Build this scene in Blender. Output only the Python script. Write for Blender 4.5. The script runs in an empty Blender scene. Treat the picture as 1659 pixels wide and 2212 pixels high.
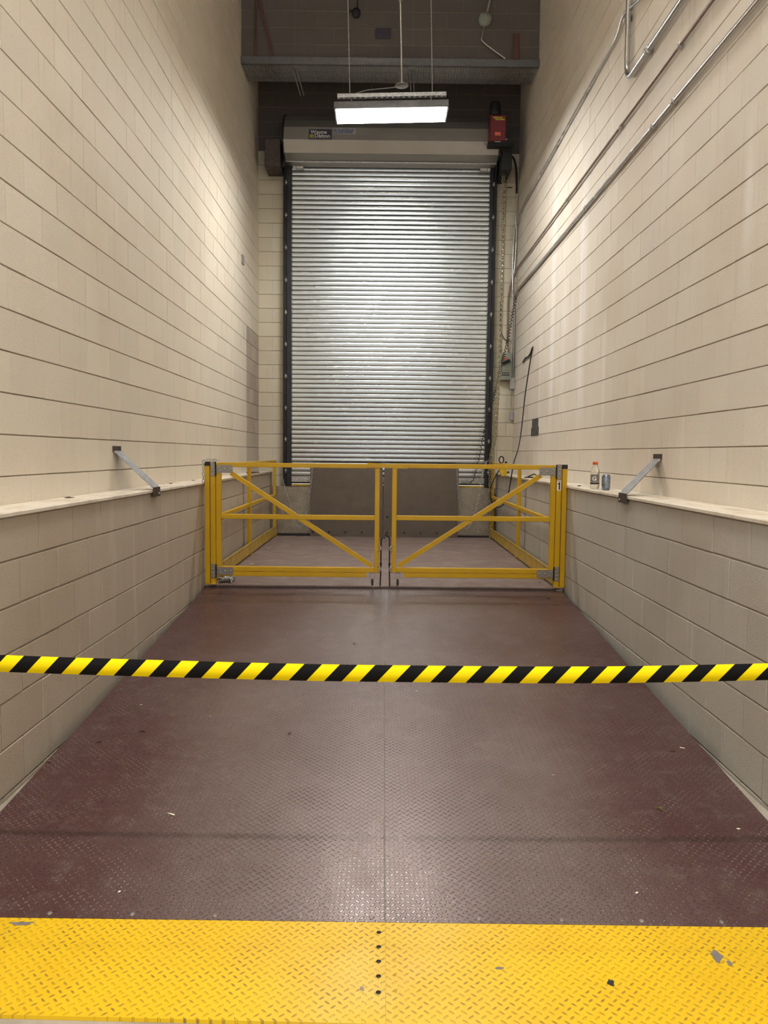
import bpy, math, random
from mathutils import Vector, Matrix
random.seed(7)
PI = math.pi
C = bpy.context.scene.collection
SC = bpy.context.scene

# ------------------------------------------------------------------ helpers
class MB:
    """collects shapes in world coordinates, builds ONE mesh object"""
    def __init__(s): s.v = []; s.f = []; s.m = []; s.sm = []
    def add(s, vs, fs, mi=0, smooth=False):
        b = len(s.v); s.v += [tuple(v) for v in vs]
        for f in fs: s.f.append(tuple(i + b for i in f)); s.m.append(mi); s.sm.append(smooth)
        return s
    def box(s, x0, x1, y0, y1, z0, z1, mi=0, bev=0.0):
        if bev <= 0:
            vs = [(x, y, z) for x in (x0, x1) for y in (y0, y1) for z in (z0, z1)]
            fs = [(0,1,3,2),(4,6,7,5),(0,4,5,1),(2,3,7,6),(0,2,6,4),(1,5,7,3)]
            return s.add(vs, fs, mi)
        # chamfered box
        c = [(x0+x1)/2,(y0+y1)/2,(z0+z1)/2]; h = [abs(x1-x0)/2,abs(y1-y0)/2,abs(z1-z0)/2]
        b = min(bev, min(h)*0.9); idx = {}; vs = []
        for sx in (-1,1):
            for sy in (-1,1):
                for sz in (-1,1):
                    for ax in range(3):
                        p = [sx*h[0], sy*h[1], sz*h[2]]
                        for k in range(3):
                            if k != ax: p[k] -= (sx,sy,sz)[k]*b
                        idx[(sx,sy,sz,ax)] = len(vs); vs.append([p[k]+c[k] for k in range(3)])
        fs = []
        for ax in range(3):
            o = [k for k in range(3) if k != ax]
            for sg in (-1,1):
                q = []
                for a,bb in ((-1,-1),(1,-1),(1,1),(-1,1)):
                    t = [0,0,0]; t[ax]=sg; t[o[0]]=a; t[o[1]]=bb; q.append(idx[(t[0],t[1],t[2],ax)])
                fs.append(tuple(q))
        for ax in range(3):
            o = [k for k in range(3) if k != ax]
            for a in (-1,1):
                for bb in (-1,1):
                    q = []
                    for e,face in ((-1,o[0]),(1,o[0]),(1,o[1]),(-1,o[1])):
                        t=[0,0,0]; t[ax]=e; t[o[0]]=a; t[o[1]]=bb; q.append(idx[(t[0],t[1],t[2],face)])
                    fs.append(tuple(q))
        for sx in (-1,1):
            for sy in (-1,1):
                for sz in (-1,1): fs.append(tuple(idx[(sx,sy,sz,k)] for k in range(3)))
        return s.add(vs, fs, mi)
    def bar(s, a, b, w, t, up=(0,0,1), mi=0):
        """rectangular bar from a to b: w along side, t along up"""
        a=Vector(a); b=Vector(b); d=(b-a).normalized(); u=Vector(up); sd=d.cross(u).normalized(); u=sd.cross(d).normalized()
        vs=[]
        for p in (a,b):
            for i,j in ((-1,-1),(1,-1),(1,1),(-1,1)): vs.append(p+sd*(w/2*i)+u*(t/2*j))
        return s.add(vs, [(0,1,2,3),(7,6,5,4),(0,4,5,1),(1,5,6,2),(2,6,7,3),(3,7,4,0)], mi)
    def tube(s, pts, r, n=8, mi=0, closed=False, cap=True):
        pts=[Vector(p) for p in pts]; N=len(pts)
        rs = r if isinstance(r,(list,tuple)) else [r]*N
        tang=[]
        for i in range(N):
            if closed: t=pts[(i+1)%N]-pts[(i-1)%N]
            else: t=pts[min(i+1,N-1)]-pts[max(i-1,0)]
            tang.append(t.normalized() if t.length>1e-9 else Vector((0,0,1)))
        up=Vector((0,0,1)) if abs(tang[0].z)<0.9 else Vector((1,0,0))
        nrm=(up-tang[0]*up.dot(tang[0])).normalized(); vs=[]
        for i in range(N):
            nrm=(nrm-tang[i]*nrm.dot(tang[i])); nrm=nrm.normalized() if nrm.length>1e-6 else tang[i].orthogonal().normalized()
            bn=tang[i].cross(nrm)
            for k in range(n):
                a=2*PI*k/n; vs.append(pts[i]+(nrm*math.cos(a)+bn*math.sin(a))*rs[i])
        fs=[]
        for i in range(N if closed else N-1):
            j=(i+1)%N
            for k in range(n): fs.append((i*n+k, i*n+(k+1)%n, j*n+(k+1)%n, j*n+k))
        s.add(vs, fs, mi, True)
        if cap and not closed:
            s.add(vs[:n], [tuple(range(n-1,-1,-1))], mi); s.add(vs[-n:], [tuple(range(n))], mi)
        return s
    def cyl(s, a, b, r, n=16, mi=0, r2=None): return s.tube([a,b], [r, r if r2 is None else r2], n, mi)
    def lathe(s, prof, c, n=24, mi=0, axis='Z'):
        vs=[]
        for (r,h) in prof:
            for k in range(n):
                a=2*PI*k/n; p=(r*math.cos(a), r*math.sin(a), h)
                if axis=='Y': p=(p[0],p[2],p[1])
                if axis=='X': p=(p[2],p[0],p[1])
                vs.append((p[0]+c[0],p[1]+c[1],p[2]+c[2]))
        fs=[]
        for i in range(len(prof)-1):
            for k in range(n): fs.append((i*n+k,i*n+(k+1)%n,(i+1)*n+(k+1)%n,(i+1)*n+k))
        s.add(vs,fs,mi,True)
        s.add(vs[:n],[tuple(range(n))],mi); s.add(vs[-n:],[tuple(range(n))],mi)
        return s
    def prism(s, poly, ax, a, b, mi=0):
        """extrude a 2D polygon (in the two axes other than ax) from a to b along ax"""
        def P(q,t):
            if ax=='X': return (t,q[0],q[1])
            if ax=='Y': return (q[0],t,q[1])
            return (q[0],q[1],t)
        n=len(poly); vs=[P(q,a) for q in poly]+[P(q,b) for q in poly]
        fs=[tuple(range(n)),tuple(range(2*n-1,n-1,-1))]+[(i,(i+1)%n,n+(i+1)%n,n+i) for i in range(n)]
        return s.add(vs,fs,mi)
    def sheet(s, line, ax, a, b, mi=0, smooth=False):
        """open profile extruded along ax (no thickness: used for shells with another side behind)"""
        def P(q,t):
            if ax=='X': return (t,q[0],q[1])
            if ax=='Y': return (q[0],t,q[1])
            return (q[0],q[1],t)
        n=len(line); vs=[P(q,a) for q in line]+[P(q,b) for q in line]
        return s.add(vs,[(i,i+1,n+i+1,n+i) for i in range(n-1)],mi,smooth)
    def build(s, name, mats, parent=None, origin=None):
        if not isinstance(mats,(list,tuple)): mats=[mats]
        xs=[v[0] for v in s.v]; ys=[v[1] for v in s.v]; zs=[v[2] for v in s.v]
        if parent is not None:
            o = Vector(world_of(parent))
        else:
            o = Vector(origin) if origin else Vector(((min(xs)+max(xs))/2,(min(ys)+max(ys))/2,min(zs)))
        me=bpy.data.meshes.new(name); me.from_pydata([(v[0]-o.x,v[1]-o.y,v[2]-o.z) for v in s.v],[],s.f)
        for m in mats: me.materials.append(m)
        me.polygons.foreach_set('material_index', s.m); me.polygons.foreach_set('use_smooth', s.sm)
        me.update()
        import bmesh
        bm=bmesh.new(); bm.from_mesh(me); bmesh.ops.recalc_face_normals(bm, faces=bm.faces); bm.to_mesh(me); bm.free()
        ob=bpy.data.objects.new(name,me); C.objects.link(ob)
        if parent is not None: ob.parent=parent
        else: ob.location=o
        WORLD[ob.name]=tuple(o)
        return ob
WORLD={}
def world_of(o): return WORLD[o.name]
def thing(name,label,cat,loc,group=None):
    o=bpy.data.objects.new(name,None); C.objects.link(o); o.location=loc; o.empty_display_size=.1
    o['label']=label; o['category']=cat
    if group: o['group']=group
    WORLD[o.name]=tuple(loc); return o
def tag(o,label,cat,group=None,kind=None):
    o['label']=label; o['category']=cat
    if group: o['group']=group
    if kind: o['kind']=kind
    return o
def struct(o): o['kind']='structure'; return o
def clone(root,loc,label):
    r=root.copy(); C.objects.link(r); r.location=loc; r['label']=label; WORLD[r.name]=tuple(loc)
    for ch in list(root.children):
        c=ch.copy(); C.objects.link(c); c.parent=r
        for g in ch.children:
            d=g.copy(); C.objects.link(d); d.parent=c
    return r
def text_mb(txt,size,origin,ux,uz,mi=0,bold=0.0,depth=.0006,sx=1.0):
    """lettering as mesh: origin = lower-left corner, ux = reading direction, uz = up"""
    cu=bpy.data.curves.new('t','FONT'); cu.body=txt; cu.size=size; cu.offset=bold; cu.resolution_u=4
    ob=bpy.data.objects.new('t',cu); C.objects.link(ob)
    dg=bpy.context.evaluated_depsgraph_get(); dg.update(); me=ob.evaluated_get(dg).to_mesh()
    ux=Vector(ux).normalized(); uz=Vector(uz).normalized(); n=ux.cross(uz); o=Vector(origin)
    vs=[o+ux*(v.co.x*sx)+uz*v.co.y+n*depth for v in me.vertices]; fs=[tuple(p.vertices) for p in me.polygons]
    m=MB(); m.add(vs,fs,mi)
    ob.evaluated_get(dg).to_mesh_clear(); bpy.data.objects.remove(ob); bpy.data.curves.remove(cu)
    return m

# ------------------------------------------------------------------ node helpers
class N:
    def __init__(s,name):
        s.mat=bpy.data.materials.new(name); s.mat.use_nodes=True; s.nt=s.mat.node_tree; s.b=s.nt.nodes['Principled BSDF']
        g=s.nt.nodes.new('ShaderNodeNewGeometry'); s.pos=g.outputs['Position']
    def node(s,t,**k):
        n=s.nt.nodes.new(t)
        for a,b in k.items(): setattr(n,a,b)
        return n
    def put(s,sock,v):
        if hasattr(v,'is_output') or hasattr(v,'links'): s.nt.links.new(v,sock)
        else: sock.default_value=v
    def math(s,op,a,b=None,c=None,clamp=False):
        n=s.node('ShaderNodeMath',operation=op,use_clamp=clamp); s.put(n.inputs[0],a)
        if b is not None: s.put(n.inputs[1],b)
        if c is not None: s.put(n.inputs[2],c)
        return n.outputs[0]
    def sep(s,v):
        n=s.node('ShaderNodeSeparateXYZ'); s.put(n.inputs[0],v); return n.outputs
    def comb(s,x,y,z):
        n=s.node('ShaderNodeCombineXYZ'); s.put(n.inputs[0],x); s.put(n.inputs[1],y); s.put(n.inputs[2],z); return n.outputs[0]
    def scale(s,v,sc):
        n=s.node('ShaderNodeVectorMath',operation='MULTIPLY'); s.put(n.inputs[0],v); n.inputs[1].default_value=sc; return n.outputs[0]
    def noise(s,v,scale=5,detail=3,rough=.55,out='Fac'):
        n=s.node('ShaderNodeTexNoise'); s.put(n.inputs['Vector'],v); n.inputs['Scale'].default_value=scale
        n.inputs['Detail'].default_value=detail; n.inputs['Roughness'].default_value=rough; return n.outputs[out]
    def white(s,v,out='Value'):
        n=s.node('ShaderNodeTexWhiteNoise',noise_dimensions='3D'); s.put(n.inputs['Vector'],v); return n.outputs[out]
    def ramp(s,f,a,b,lo=0.0,hi=1.0,smooth=True):
        n=s.node('ShaderNodeMapRange',interpolation_type='SMOOTHSTEP' if smooth else 'LINEAR'); s.put(n.inputs[0],f)
        n.inputs[1].default_value=a; n.inputs[2].default_value=b; n.inputs[3].default_value=lo; n.inputs[4].default_value=hi; return n.outputs[0]
    def mix(s,f,a,b,blend='MIX'):
        n=s.node('ShaderNodeMix',data_type='RGBA',blend_type=blend); s.put(n.inputs[0],f)
        for sock,v in ((n.inputs[6],a),(n.inputs[7],b)):
            if isinstance(v,tuple) and len(v)==3: v=v+(1,)
            s.put(sock,v)
        return n.outputs[2]
    def bump(s,h,strength=1.0,dist=.01,nrm=None):
        n=s.node('ShaderNodeBump'); s.put(n.inputs['Height'],h); n.inputs['Strength'].default_value=strength; n.inputs['Distance'].default_value=dist
        if nrm is not None: s.put(n.inputs['Normal'],nrm)
        return n.outputs[0]
    def set(s,color=None,rough=None,metal=None,normal=None,**k):
        b=s.b
        if color is not None: s.put(b.inputs['Base Color'], color+(1,) if isinstance(color,tuple) and len(color)==3 else color)
        if rough is not None: s.put(b.inputs['Roughness'],rough)
        if metal is not None: s.put(b.inputs['Metallic'],metal)
        if normal is not None: s.put(b.inputs['Normal'],normal)
        for a,v in k.items(): s.put(b.inputs[a.replace('_',' ')],v)
        return s.mat
def simple(name,col,rough=.5,metal=0.0,var=.12,scale=30,bump=0.0):
    n=N(name); f=n.noise(n.pos,scale,3); dark=tuple(c*(1-var*2) for c in col); lite=tuple(min(1,c*(1+var)) for c in col)
    c=n.mix(n.ramp(f,.3,.7),dark,lite); nr=n.bump(f,bump,.002) if bump else None
    r=n.ramp(n.noise(n.pos,scale*.4,2),.3,.7,rough*.85,min(1,rough*1.15))
    return n.set(c,r,metal,nr)

# ------------------------------------------------------------------ materials
COURSE=.2032; BL=.4064
def block_mat(name, base, horiz, z0, off, streak=.5, vary=.045, bands=(), stain=(.62,.52,.42), pore=.5, soil=.0):
    """painted or bare concrete block: per-block tint, drips, pores. horiz = 0 (x) or 1 (y) runs along the wall"""
    n=N(name); x=n.sep(n.pos); h=x[horiz]; z=x[2]
    row=n.math('FLOOR',n.math('DIVIDE',n.math('SUBTRACT',z,z0),COURSE))
    par=n.math('MULTIPLY',n.math('MODULO',n.math('ADD',row,100.0),2.0),COURSE)
    colm=n.math('FLOOR',n.math('DIVIDE',n.math('SUBTRACT',n.math('SUBTRACT',h,off),par),BL))
    idv=n.comb(row,colm,1.7)
    w=n.white(idv)
    c=n.mix(n.ramp(w,0,1,0,1,False), tuple(v*(1-vary) for v in base), tuple(v*(1+vary*.6) for v in base))
    w2=n.white(n.comb(colm,row,5.1))
    c=n.mix(n.math('MULTIPLY',n.math('GREATER_THAN',w2,.72),.16),c,(base[0]*1.02,base[1]*.90,base[2]*.86))
    # broad soiling
    big=n.noise(n.pos,.7,4,.6); c=n.mix(n.math('MULTIPLY',n.ramp(big,.45,.75),.35),c,tuple(base[i]*stain[i]*1.25 for i in range(3)))
    # vertical drips of efflorescence
    sv=n.scale(n.pos,(7.0,7.0,.55)); sn=n.noise(sv,1.3,4,.62); gate=n.ramp(n.noise(n.pos,.55,2),.42,.62)
    c=n.mix(n.math('MULTIPLY',n.math('MULTIPLY',n.ramp(sn,.56,.74),gate),streak),c,(.86,.83,.76))
    for (bc,bw,zlo,zhi,amt) in bands:
        wob=n.math('MULTIPLY',n.math('SUBTRACT',n.noise(n.pos,1.2,2),.5),.10)
        g=n.ramp(n.math('ABSOLUTE',n.math('SUBTRACT',n.math('ADD',h,wob),bc)),bw,bw*.15)
        g=n.math('MULTIPLY',g,n.math('MULTIPLY',n.ramp(z,zlo,zlo+.8),n.ramp(z,zhi,zhi-.8)))
        g=n.math('MULTIPLY',g,n.ramp(sn,.25,.6,.35,1.0))
        c=n.mix(n.math('MULTIPLY',g,amt),c,(.93,.90,.86))
    sn2=n.noise(n.scale(n.pos,(11.0,11.0,.9)),1.1,3,.6)
    c=n.mix(n.math('MULTIPLY',n.ramp(sn2,.58,.78),.28),c,tuple(base[i]*.62 for i in range(3)))
    # scuffs
    sc=n.noise(n.pos,16,5,.7); c=n.mix(n.math('MULTIPLY',n.ramp(sc,.70,.78),.35),c,(.9,.87,.8))
    fine=n.noise(n.pos,190,2,.6); c=n.mix(n.math('MULTIPLY',n.ramp(fine,.56,.70),.55*pore),c,tuple(base[i]*.45 for i in range(3)))
    mid=n.noise(n.pos,60,3,.6)
    hgt=n.math('ADD',n.math('MULTIPLY',n.ramp(fine,.35,.7),-.5),n.math('MULTIPLY',mid,.35))
    return n.set(c,n.ramp(mid,.3,.7,.55,.72),0.0,n.bump(hgt,.4,.004))
CREAM=(.78,.715,.60); GREYTAN=(.50,.435,.35)
M={}
M['wl']=block_mat('cream_block_paint_left',CREAM,1,1.392,3.870,.30)
M['wr']=block_mat('cream_block_paint_right',(.80,.745,.655),1,1.378,4.7925,.75,bands=((9.06,.16,1.5,4.9,.8),(7.72,.20,1.6,4.6,.85),(8.45,.10,1.7,3.8,.5),(6.9,.08,1.6,3.0,.5),(4.22,.10,2.2,3.6,.7),(9.7,.10,1.3,3.6,.5)))
M['wb']=block_mat('cream_block_paint_back',(.66,.62,.50),0,1.392,-1.834,.25)
M['bare']=block_mat('bare_block_infill',(.52,.455,.385),1,1.392,3.870,.05,.2)
M['low_l']=block_mat('tan_block_paint_left',GREYTAN,1,1.04,3.67,.22)
M['low_r']=block_mat('tan_block_paint_right',(.53,.51,.46),1,1.04,3.517,.22)
M['upper']=block_mat('brown_block_shade_darkened',(.125,.108,.097),0,1.392,-1.834,.0)  # base colour darkened to carry the shade high on the end wall
def mortar():
    n=N('mortar'); return n.set(n.mix(n.noise(n.pos,18,4,.7),(.20,.16,.12),(.40,.34,.27)),.9)
M['mortar']=mortar()

def plate_mat(name, base_fn, ax=(0,1), pitch=.034, lug=1.0, rough=(.35,.5), metal=.0, wear=(.55,.5,.45), wearamt=.25, polish=.10, dist=.0046, la=.36, lb=.125, rg=.5):
    """raised-lug tread plate"""
    n=N(name); x=n.sep(n.pos); u=n.math('DIVIDE',x[ax[0]],pitch); v=n.math('DIVIDE',x[ax[1]],pitch)
    def lugd(off,sg):
        a=n.math('SUBTRACT',n.math('FRACT',n.math('ADD',u,off+50)),.5); b=n.math('SUBTRACT',n.math('FRACT',n.math('ADD',v,off+50)),.5)
        p=n.math('MULTIPLY',n.math('ADD',a,n.math('MULTIPLY',b,sg)),.7071); q=n.math('MULTIPLY',n.math('SUBTRACT',a,n.math('MULTIPLY',b,sg)),.7071)
        p=n.math('DIVIDE',p,la); q=n.math('DIVIDE',q,lb)
        return n.math('ADD',n.math('MULTIPLY',p,p),n.math('MULTIPLY',q,q))
    d=n.math('MINIMUM',lugd(0.0,1.0),lugd(.5,-1.0))
    top=n.ramp(d,1.0,.35)
    base=base_fn(n); c=n.mix(n.math('MULTIPLY',n.ramp(d,.60,.15),n.math('MULTIPLY',n.ramp(n.noise(n.pos,9,3),.35,.7),wearamt)),base,wear)
    # darker ring round each lug
    ring=n.math('MULTIPLY',n.ramp(d,.7,1.0),n.ramp(d,1.7,1.1)); c=n.mix(n.math('MULTIPLY',ring,rg),c,tuple(.3*w for w in wear))
    hn=n.math('ADD',n.math('MULTIPLY',top,lug),n.math('MULTIPLY',n.noise(n.pos,35,3),.12))
    r=n.math('SUBTRACT',n.ramp(n.noise(n.pos,4,4),.3,.7,rough[0],rough[1]),n.math('MULTIPLY',top,polish))
    return n.set(c,r,metal,n.bump(hn,1.0,dist))
def maroon(n):
    a=n.noise(n.scale(n.pos,(1.0,.8,1.0)),1.3,4,.6); b=n.noise(n.pos,14,4,.65)
    # paint kept at the sides, walked grey along the middle
    cx=n.math('ABSOLUTE',n.math('SUBTRACT',n.sep(n.pos)[0],.05)); side=n.ramp(cx,.15,1.35)
    f=n.math('ADD',n.math('MULTIPLY',a,.75),n.math('MULTIPLY',side,.46))
    c=n.mix(n.ramp(f,.42,.95),(.19,.140,.134),(.098,.036,.038))
    return n.mix(n.math('MULTIPLY',n.ramp(b,.5,.8),.35),c,(.26,.22,.20))
M['maroon']=plate_mat('maroon_tread_plate',maroon,wearamt=.45,wear=(.45,.40,.37),rough=(.30,.40),metal=.35)
def plat(n):
    b=n.noise(n.pos,5,4,.65); return n.mix(n.ramp(b,.35,.7),(.24,.165,.150),(.31,.24,.215))
M['platform']=plate_mat('worn_maroon_platform_plate',plat,wearamt=.3,wear=(.4,.36,.33),rough=(.45,.6),metal=.15)
def yel(n):
    a=n.noise(n.pos,2.2,4,.6); c=n.mix(n.ramp(a,.35,.75),(.78,.50,.003),(.70,.43,.006))
    cx=n.math('ABSOLUTE',n.math('SUBTRACT',n.sep(n.pos)[0],.03)); c=n.mix(n.ramp(cx,.55,.0,0,.38),c,(.66,.46,.12))
    ch=n.noise(n.pos,7.5,5,.72); c=n.mix(n.ramp(ch,.695,.715),c,(.22,.17,.13))
    return c
M['yellow_plate']=plate_mat('yellow_tread_plate',yel,wearamt=.95,wear=(.22,.13,.05),rough=(.4,.55),dist=.003,la=.31,lb=.10,rg=0.0)
def alu(n): return n.mix(n.noise(n.pos,6,4),(.36,.32,.25),(.58,.53,.44))
M['silver_plate']=plate_mat('bare_aluminium_tread_plate',alu,ax=(0,2),pitch=.042,rough=(.28,.42),metal=.75,wear=(.8,.77,.7),wearamt=.7)
def lipc(n): return n.mix(n.noise(n.pos,5,4),(.12,.097,.077),(.19,.156,.125))
M['lip']=plate_mat('dark_painted_tread_plate',lipc,ax=(0,2),pitch=.034,rough=(.35,.5),metal=.3,wear=(.3,.26,.22),wearamt=.5)

M['yellow']=simple('yellow_steel_paint',(.62,.37,.006),.38,0,.025,5)
M['yellow_worn']=simple('worn_yellow_paint',(.52,.35,.05),.45,0,.12,9)
M['zinc']=simple('galvanised_steel',(.55,.55,.54),.38,.85,.12,40)
M['hinge']=simple('zinc_hinge_plate',(.33,.31,.28),.42,.6,.08,60)
M['conduit']=simple('electrical_conduit_steel',(.62,.61,.60),.25,.9,.03,6)
M['conduit_paint']=simple('conduit_painted_tan',(.30,.22,.18),.35,.3,.1,20)
M['black']=simple('black_steel_paint',(.007,.008,.010),.6,0,.1,20)
M['blackgrey']=simple('charcoal_paint_and_groove_shade',(.016,.017,.020),.6,0,.1,20)
M['rubber']=simple('black_rubber',(.014,.012,.012),.6)
M['bracket']=simple('bare_flat_bar_steel',(.36,.36,.37),.35,.8,.15,25)
M['brown_steel']=simple('dark_oxide_steel',(.075,.055,.05),.5,.2,.2,25)
M['red']=simple('red_enamel',(.17,.010,.018),.35)
M['redlabel']=simple('orange_red_sticker',(.75,.16,.10),.5)
M['yellow_ink']=simple('yellow_green_ink',(.62,.60,.05),.5)
M['white']=simple('white_print',(.85,.84,.80),.5,0,.04)
M['ink']=simple('black_ink',(.008,.008,.008),.5)
M['greybox']=simple('grey_green_enamel',(.30,.33,.28),.4,0,.06)
M['navy']=simple('slate_blue_sticker',(.045,.055,.085),.4)
M['gold']=simple('gold_print',(.50,.42,.12),.5)
M['blueprint']=simple('blue_print',(.10,.14,.30),.5)
M['palelabel']=simple('pale_grey_sticker',(.42,.43,.46),.4)
M['chainz']=simple('yellow_zinc_chain',(.48,.42,.27),.3,.9,.2,60)
M['leaf']=simple('dry_leaf',(.10,.045,.03),.7)
M['paper']=simple('paper_scrap',(.75,.70,.58),.7)
M['green']=simple('green_sprig',(.16,.20,.04),.6)
M['housing']=simple('grey_fixture_sheet_metal',(.16,.16,.165),.45,.6,.06,20)
M['soot']=simple('dark_tape_patch',(.07,.075,.065),.6)
M['orange']=simple('orange_plastic',(.80,.12,.015),.35)
M['ceil']=simple('dark_ceiling',(.04,.036,.032),.9)
M['rust']=simple('rusty_brown_paint',(.11,.05,.035),.6)
M['duskblue']=simple('dusty_purple_paint',(.06,.05,.085),.6)
def conc():
    n=N('floor_concrete'); a=n.noise(n.pos,3,5,.65); b=n.noise(n.pos,60,3)
    c=n.mix(n.ramp(a,.35,.7),(.30,.27,.22),(.46,.42,.36)); return n.set(c,.8,0,n.bump(b,.4,.004))
M['conc']=conc()
def ledge():
    n=N('ledge_white_paint'); a=n.noise(n.scale(n.pos,(3,1,1)),2.5,5,.7); b=n.noise(n.pos,25,4,.7)
    c=n.mix(n.ramp(a,.42,.68),(.78,.72,.62),(.56,.47,.36)); c=n.mix(n.math('MULTIPLY',n.ramp(b,.6,.75),.5),c,(.25,.2,.15))
    return n.set(c,.6,0,n.bump(b,.3,.003))
M['ledge']=ledge()
def curtain():
    n=N('galvanised_slats'); a=n.noise(n.scale(n.pos,(1.2,1,10)),2,4,.6); sp=n.noise(n.scale(n.pos,(12,1,40)),2.5,4,.75)
    c=n.mix(a,(.52,.565,.58),(.67,.715,.73)); c=n.mix(n.math('MULTIPLY',n.ramp(sp,.68,.76),.6),c,(.85,.85,.83))
    return n.set(c,n.ramp(a,.3,.7,.22,.28),1.0,n.bump(n.noise(n.scale(n.pos,(.7,1,2)),1.0,1),.12,.006))
M['slat']=curtain()
def hoodm():
    n=N('hood_sheet_metal'); a=n.noise(n.scale(n.pos,(1.5,4,4)),2,4,.6)
    return n.set(n.mix(a,(.33,.325,.31),(.46,.45,.43)),n.ramp(a,.3,.7,.36,.48),.7,n.bump(n.noise(n.pos,2.5,2),.15,.02))
M['hood']=hoodm()
def emit(name,col,st):
    n=N(name); n.set(col,.4); n.put(n.b.inputs['Emission Color'],col+(1,)); n.b.inputs['Emission Strength'].default_value=st; return n.mat
def lens_core(y0):
    n=N('lit_lamp_lens_tubes'); n.set((1,1,1),.4); n.put(n.b.inputs['Emission Color'],(1.0,.975,.92,1))
    d=n.math('ABSOLUTE',n.math('SUBTRACT',n.sep(n.pos)[1],y0))
    n.put(n.b.inputs['Emission Strength'],n.ramp(d,.06,.025,LFAR*.22,LFAR*2.9)); return n.mat
LFAR=41.0
M['lens']=lens_core(8.835)
M['lens_mid']=emit('lit_lamp_lens_neutral',(1.0,.95,.88),62.0)
M['lens_near']=emit('lit_lamp_lens_warm',(1.0,.91,.80),400.0)
def tape():
    n=N('hazard_webbing'); x=n.sep(n.pos)
    # diagonal bars: leaning right going up, period .108 m along the band
    t=n.math('SUBTRACT',x[0],n.math('MULTIPLY',n.math('ADD',x[2],-.83),.93))
    f=n.math('FRACT',n.math('ADD',n.math('DIVIDE',n.math('ADD',t,.0),.11159),31.390))
    c=n.mix(n.math('GREATER_THAN',f,.5),(.006,.006,.007),(.93,.74,.004))
    weave=n.noise(n.scale(n.pos,(300,1,900)),1,1)
    n.b.inputs['Specular IOR Level'].default_value=.12; return n.set(c,.75,0,n.bump(weave,.15,.0008))
M['tape']=tape()
def glass():
    n=N('clear_bottle_plastic'); n.set((.93,.97,.95),.06,0); n.b.inputs['Transmission Weight'].default_value=1.0; n.b.inputs['IOR'].default_value=1.25; return n.mat
M['clear']=glass()
M['label_grey']=simple('grey_bottle_label',(.20,.18,.17),.4)
M['canm']=simple('blue_grey_can_metal',(.25,.30,.38),.3,.7,.25,40)

# ------------------------------------------------------------------ the shell
XL,XR=-1.834,1.933; YB=11.59; LXL,LXR=-1.62,1.68
FRONT=1.5; CEIL=9.9; LT=1.253
def block_wall(name,ax,plane,out,h0,h1,zb,zt,z0,off,mats,breaks=(),patch=None,holes=(),course=COURSE,jd=.0050,jw=.0029,vf=.34):
    """blocks with raked mortar joints. ax: 'X' plane at x=plane facing out (+1/-1), running along y; 'Y' likewise"""
    mb=MB()
    def P(h,z,d):
        return (plane+out*d,h,z) if ax=='X' else (h,plane+out*d,z)
    k0=int(math.floor((zb-z0)/course)); k1=int(math.ceil((zt-z0)/course))
    rng=random.Random(hash(name)%1000 if False else len(name)*13)
    for k in range(k0,k1):
        a=max(zb,z0+k*course); b=min(zt,z0+(k+1)*course)
        if b-a<.012: continue
        cuts={h0,h1}|{q for q in breaks if h0<q<h1}
        j=math.floor((h0-off)/BL)-1
        while True:
            q=off+j*BL+(course if False else COURSE)*(k%2); j+=1
            if q>h1: break
            if q>h0+.02 and all(abs(q-c)>.03 for c in cuts): cuts.add(q)
        cuts=sorted(cuts)
        for c0,c1 in zip(cuts[:-1],cuts[1:]):
            if any(c0>=hh[0]-.2 and c1<=hh[1]+.2 and a>=hh[2]-.01 and b<=hh[3]+.15 and ((c0+c1)/2>hh[0] and (c0+c1)/2<hh[1]) for hh in holes): continue
            mi=1 if (patch and patch(c0,c1,a,b)) else 0
            e=rng.uniform(-.0012,.0012)
            w=jw*rng.uniform(.8,1.25); wv=jw*(vf if mi==0 else .7)
            o=[P(c0,a,-jd),P(c1,a,-jd),P(c1,b,-jd),P(c0,b,-jd)]
            o2=[P(c0+wv,a+w,-jd),P(c1-wv,a+w,-jd),P(c1-wv,b-w,-jd),P(c0+wv,b-w,-jd)]
            i=[P(c0+wv*1.3,a+w*1.5,e),P(c1-wv*1.3,a+w*1.5,e),P(c1-wv*1.3,b-w*1.5,e),P(c0+wv*1.3,b-w*1.5,e)]
            mb.add(o+o2,[(0,1,5,4),(1,2,6,5),(2,3,7,6),(3,0,4,7)],len(mats)-1)
            mb.add(o2+i,[(0,1,5,4),(1,2,6,5),(2,3,7,6),(3,0,4,7),(4,5,6,7)],mi)
    # solid body behind
    hh=[h0,h1]; t=-.22; b=[P(h0,zb,-jd-.001),P(h1,zb,-jd-.001),P(h1,zt,-jd-.001),P(h0,zt,-jd-.001)]; c=[P(h0,zb,t),P(h1,zb,t),P(h1,zt,t),P(h0,zt,t)]
    if not holes: mb.add(b+c,[(0,1,2,3),(4,5,6,7),(0,1,5,4),(1,2,6,5),(2,3,7,6),(3,0,4,7)],len(mats)-1)
    return mb.build(name,mats)
struct(block_wall('wall_left','X',XL,1,FRONT,YB+.18,LT-.03,CEIL,1.392,3.870,[M['wl'],M['bare'],M['mortar']],breaks=(6.918,10.576),
      patch=lambda a,b,c,d: a>10.56 and d<3.24))
struct(block_wall('wall_right','X',XR,-1,FRONT,YB+.18,LT-.03,CEIL,1.378,4.7925,[M['wr'],M['mortar']],breaks=(7.028,10.279)))
lw=block_wall('wall_left_lower','X',LXL,1,FRONT,11.5,-.55,1.231,1.040,3.67,[M['low_l'],M['mortar']],breaks=(9.18,),vf=.8,jw=.0038); struct(lw)
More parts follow.
